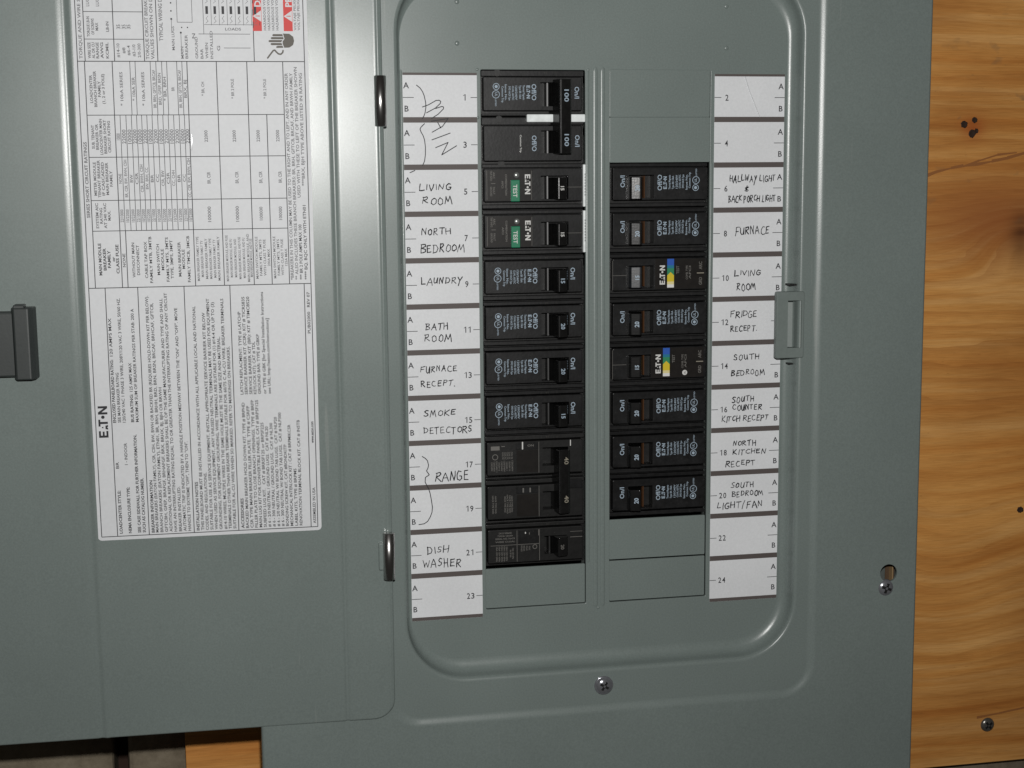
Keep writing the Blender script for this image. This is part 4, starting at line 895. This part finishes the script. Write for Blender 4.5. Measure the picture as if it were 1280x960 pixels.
# arc-fault breakers with the colour band (right)
def arc_band(label, slot_n, lev, du=0.0, dot=False):
    t = thing('circuit_breaker', label, 'circuit breaker', (XR, SLOT(slot_n), BD), GRP)
    b = MirMB(True); case_body(b, 'black'); b.ribbon([(47.9, 12.4), (56, 12.4)], .2, FD + .03, 'dim'); b.ribbon([(56, 4), (56, 20.6)], .2, FD + .03, 'dim'); b.build('case', t)
    s_ = MirMB(True); s_.box(2.0, 3.6, FD - .3, 31.2 + du, 20.6, FD + .08, 'sticker', .05); D = FD + .14
    k = MB(); wordmark(k, -25.3 - du, 18.0, 3.1, 'U', 'white', D); MB.add(s_, k.v, k.f, 'white')
    u0, u1 = 20.0 + du, 24.0 + du
    bands = [(3.5, 5.6, 'blue'), (5.6, 7.2, 'blue'), (7.2, 8.8, 'teal'), (8.8, 12.6, 'sgreen')]
    for a, c_, mm in bands: s_.quad(u0, a, u1, c_, D, mm)
    um = (u0 + u1) / 2
    s_.poly([(um, 11.0), (u1, 12.9), (u1, 16.4), (u0, 16.4), (u0, 12.9)], D + .03, 'yellow'); s_.quad(u0, 16.4, u1, 18.0, D + .02, 'cream'); s_.quad(u0, 18.0, u1, 19.8, D + .02, 'stripewhite')
    s_.poly([(u1, 12.6), (u1, 12.9), (um, 11.0)], D + .01, 'sgreen'); s_.poly([(u0, 12.6), (um, 11.0), (u0, 12.9)], D + .01, 'sgreen')
    ptext(s_, 'TEST', 17.0 + du, 9.8, 1.6, 'dim', D, 4.6); ptext(s_, 'COMB. TYPE', 11.8 + du, 11.4, 1.2, 'dim', D, 8); ptext(s_, 'AFCI', 10.0 + du, 11.4, 1.2, 'dim', D, 7.4)
    ptext(s_, 'ARC', 3.4, 7.6, 1.8, 'dim', D, 4.4); ptext(s_, 'GRD', 3.4, 16.4, 1.8, 'dim', D, 4.4); s_.quad(2.2, 11.6, 6.4, 12.1, D, 'tan')
    if dot:
        s_.disc(13.2, 18.0, 1.5, D + .02, 'white'); ptext(s_, 'UL', 12.6, 18.0, 1.1, 'sticker', D + .06, 1.6)
    s_.build('rating_label', t, 'dark sticker with white wordmark and blue, green and yellow band')
    l_ = MirMB(True); lever_mesh(l_, '15', lev, 7.4, 19.2, 'bluewhite', big=2.2); l_.build('handle', t); return t
arc_band('black breaker with colour band and grey handle beside LIVING ROOM on the right', 4, 'greylever')
arc_band('black breaker with colour band and black handle beside SOUTH BEDROOM, white dot on its label', 6, 'lever', 2.2, True)

# two-pole main breaker
t = thing('circuit_breaker', 'wide two-pole 100 amp main breaker at the top left, white bar under its handle tie', 'circuit breaker', (XL, SLOT(0), BD), GRP)
b = MirMB(False); case_body(b, 'black', 4.2, 22.4); small_print(b, 'bluewhite', FD + .07, v=12.4)
ptext(b, 'On/I', 51.6, 12.6, 2.6, 'bluewhite', FD + .07, 6.4)
k = MirMB(False); case_body(k, 'black', 5.0, 24.2, pits=((32.6, 47.9, 7.6, 20.0),), h=25.6)
ptext(k, 'Off/O', 27.4, 14.6, 2.6, 'bluewhite', FD + .07, 8.6); ptext(k, 'Common Trip', 20.6, 14.8, 1.0, 'white', FD + .07, 9.6); ptext(k, 'On/I', 51.8, 13.4, 2.6, 'bluewhite', FD + .07, 6.4)
for v_, f2, mi in ((k.v, k.f, k.mi),):
    o0 = len(b.v); b.v += [(x, y + 25.5, d) for x, y, d in v_]
    for f3, m3 in zip(f2, mi): b.f.append(tuple(o0 + i for i in f3)); b.mi.append(b.slot(k.mats[m3])); b.sm.append(False)
for u, v in ((8.6, 1.9), (9.4, 26.9), (10.4, 51.0)):
    b.disc(u, v, 1.7, 3.72, 'dark', 14); b.ringmark(u, v, 1.8, .3, 3.74, 'black')
b.build('case', t)
h_ = MB(); h_.prism_y(round_lever(37.8, 41.4, 47.6, 48.4, 14.2, 13.2, 12.0), 5.6, 46.0, 'lever', .4)
for v in (14.6, 38.6): text(h_, '100', 44.0, v, 2.6, 'bluewhite', 'D', 6.6, 'C', 14.06)
vv = []
for x, y, d in h_.v: vv.append((x, y, 14.2 - (x - 41.8) * (1.0 / 5.8) + .09 if abs(d - 14.06) < 1e-6 else d))
h_.v = vv
h_.build('handle_tie', t)
for v in (5.0, 31.0):
    q = MB(); q.prism_y([(36.0, -1.4), (36.5, 2.6), (37.2, 2.76), (37.8, -1.4)], v + 2.2, v + 15, 'pinline'); q.build('lever_base', t)  # tilted facets added to draw a thin highlight beside the tie
z = MB(); z.box(24.6, 24.3, 3.4, 57.6, 28.6, 6.4, 'whiteplastic', .5); z.build('white_bar', t)

# two-pole range breaker
t = thing('circuit_breaker', 'wide two-pole 40 amp black breaker with tall handle tie beside RANGE', 'circuit breaker', (XL, SLOT(8), BD), GRP)
b = MirMB(False)
for off in (0, 25.4):
    k = MirMB(False); case_body(k, 'dark', 3.4, 22.4, pits=((32.4, 47.4, 7.4, 18.0),))
    D = FD + .07
    k.box(17.0, 3.9, FD - .4, 30.0, 8.0, FD + .25, 'black', .2); k.box(17.4, 8.4, FD - .4, 29.8, 21.2, FD + .12, 'sticker', .1)
    k.ribbon([(30.2, 4), (30.2, 21.6)], .25, D, 'dim')
    if not off:
        k.quad(2.6, 5.6, 7.6, 7.9, D, 'dim'); k.ringmark(5.0, 11.8, 1.5, .4, D, 'dim'); k.quad(8.6, 5.6, 10.6, 6.0, D, 'dim')
        for i, u in enumerate((9.0, 10.3, 11.6, 12.8, 14.2)): text(k, 'CU/AL 75C', u, 11.2, .95, 'dim', 'D', 4.2, 'C', D)
        for i, u in enumerate((2.6, 4.0, 5.4, 6.8, 8.3, 9.8, 11.2, 12.8, 14.4)): text(k, '120/240V 10kA'[: 8 + i % 4], u, 17.2, .95, 'dim', 'D', 5.0 + (i % 3) * .6, 'C', D)
        k.quad(20.4, 3.6, 21.1, 7.9, FD + .32, 'white'); k.quad(48.4, 3.6, 48.9, 7.0, D, 'white')  # thin white lines are glints painted onto the black plastic
        text(k, 'ON', 23.6, 6.4, 1.2, 'dim', 'N', 3.6, 'L', FD + .32)
    else:
        for u in (3.0, 4.6, 10.0, 11.4, 12.8, 14.0): text(k, 'HACR TYPE SWD', u, 13.8, .95, 'dim', 'D', 9.4 + (u % 2), 'C', D)
        for u in (20.6, 24.6): k.quad(u, 4.8, u + .8, 7.4, FD + .32, 'dim')
        k.box(48.2, 1.2, FD - 1, 55.4, 6.4, FD + .3, 'black', .3)
    o0 = len(b.v); b.v += [(x, y + off, d) for x, y, d in k.v]
    for f3, m3 in zip(k.f, k.mi): b.f.append(tuple(o0 + i for i in f3)); b.mi.append(b.slot(k.mats[m3])); b.sm.append(False)
b.build('case', t)
h_ = MB(); h_.prism_y([(38.0, 1.0), (40.4, 13.2), (41.2, 14.0), (46.2, 12.6), (47.4, 10.5), (47.6, 1.0)], 8.4, 44.8, 'lever', .6)
for v in (14.2, 36.4): text(h_, '40', 43.4, v, 2.6, 'tan', 'D', 4.2, 'C', 13.9)
h_.v = [(x, y, 14.0 - (x - 41.2) * .28 + .1 if abs(d - 13.9) < 1e-6 else d) for x, y, d in h_.v]
h_.build('handle_tie', t)

# dishwasher breaker
t = thing('circuit_breaker', 'black breaker with small grey label squares beside DISH WASHER, lowest on the left', 'circuit breaker', (XL, SLOT(10), BD), GRP)
k = MirMB(False); case_body(k, 'dark', 3.2, 22.6, pits=((33.2, 46.4, 8.0, 18.6),)); D = FD + .07
k.box(18.6, 3.8, FD - .4, 30.2, 11.6, FD + .2, 'black', .2); k.ribbon([(2, 12.2), (30.4, 12.2)], .25, D, 'dim'); k.ribbon([(17.2, 4), (17.2, 22)], .25, D, 'dim'); k.ribbon([(30.3, 4), (30.3, 22)], .25, D, 'dim')
for i, v in enumerate((5.6, 7.2, 8.8, 10.6)): text(k, ('CIRCUIT BREAKER', 'TYPE BR 120/240V', 'SERIAL NO. HACR', 'WIRE CU/AL')[i], 10.4, v, .9, 'dim', 'N', (7.5, 9, 11.4, 11.6)[i], 'C', D)
for i, u in enumerate((5.0, 6.5, 8.0, 9.4, 10.8, 13.0, 14.4)): text(k, '10kA 120V 60Hz', u, 17.2, .95, 'dim', 'D', (8.6, 8.8, 9, 8.8, 8.4, 4.4, 6.4)[i], 'C', D)
for i, u in enumerate((19.4, 20.8, 22.4, 24.0)): text(k, 'SWD HACR', u, 14.6, .95, 'dim', 'D', 3.6 - .4 * i, 'C', D)
k.ringmark(27.6, 13.9, 1.2, .35, D, 'dim'); k.quad(21.8, 5.0, 22.4, 6.0, FD + .27, 'white'); k.quad(24.2, 5.4, 24.6, 6.6, FD + .27, 'dim'); k.quad(29.6, 3.9, 29.95, 7.4, FD + .27, 'dim')
k.ribbon([(48.4, 6.2), (55.4, 6.2)], .22, D, 'dim'); k.ribbon([(48.4, 9.4), (55.4, 9.4)], .3, D, 'dim')
k.build('case', t)
l_ = MirMB(False); lever_mesh(l_, '20', 'lever', 8.2, 19.0, 'dim', u=(37.6, 40.0, 45.2, 46.2), big=2.0); l_.build('handle', t)

bpy.context.view_layer.update()
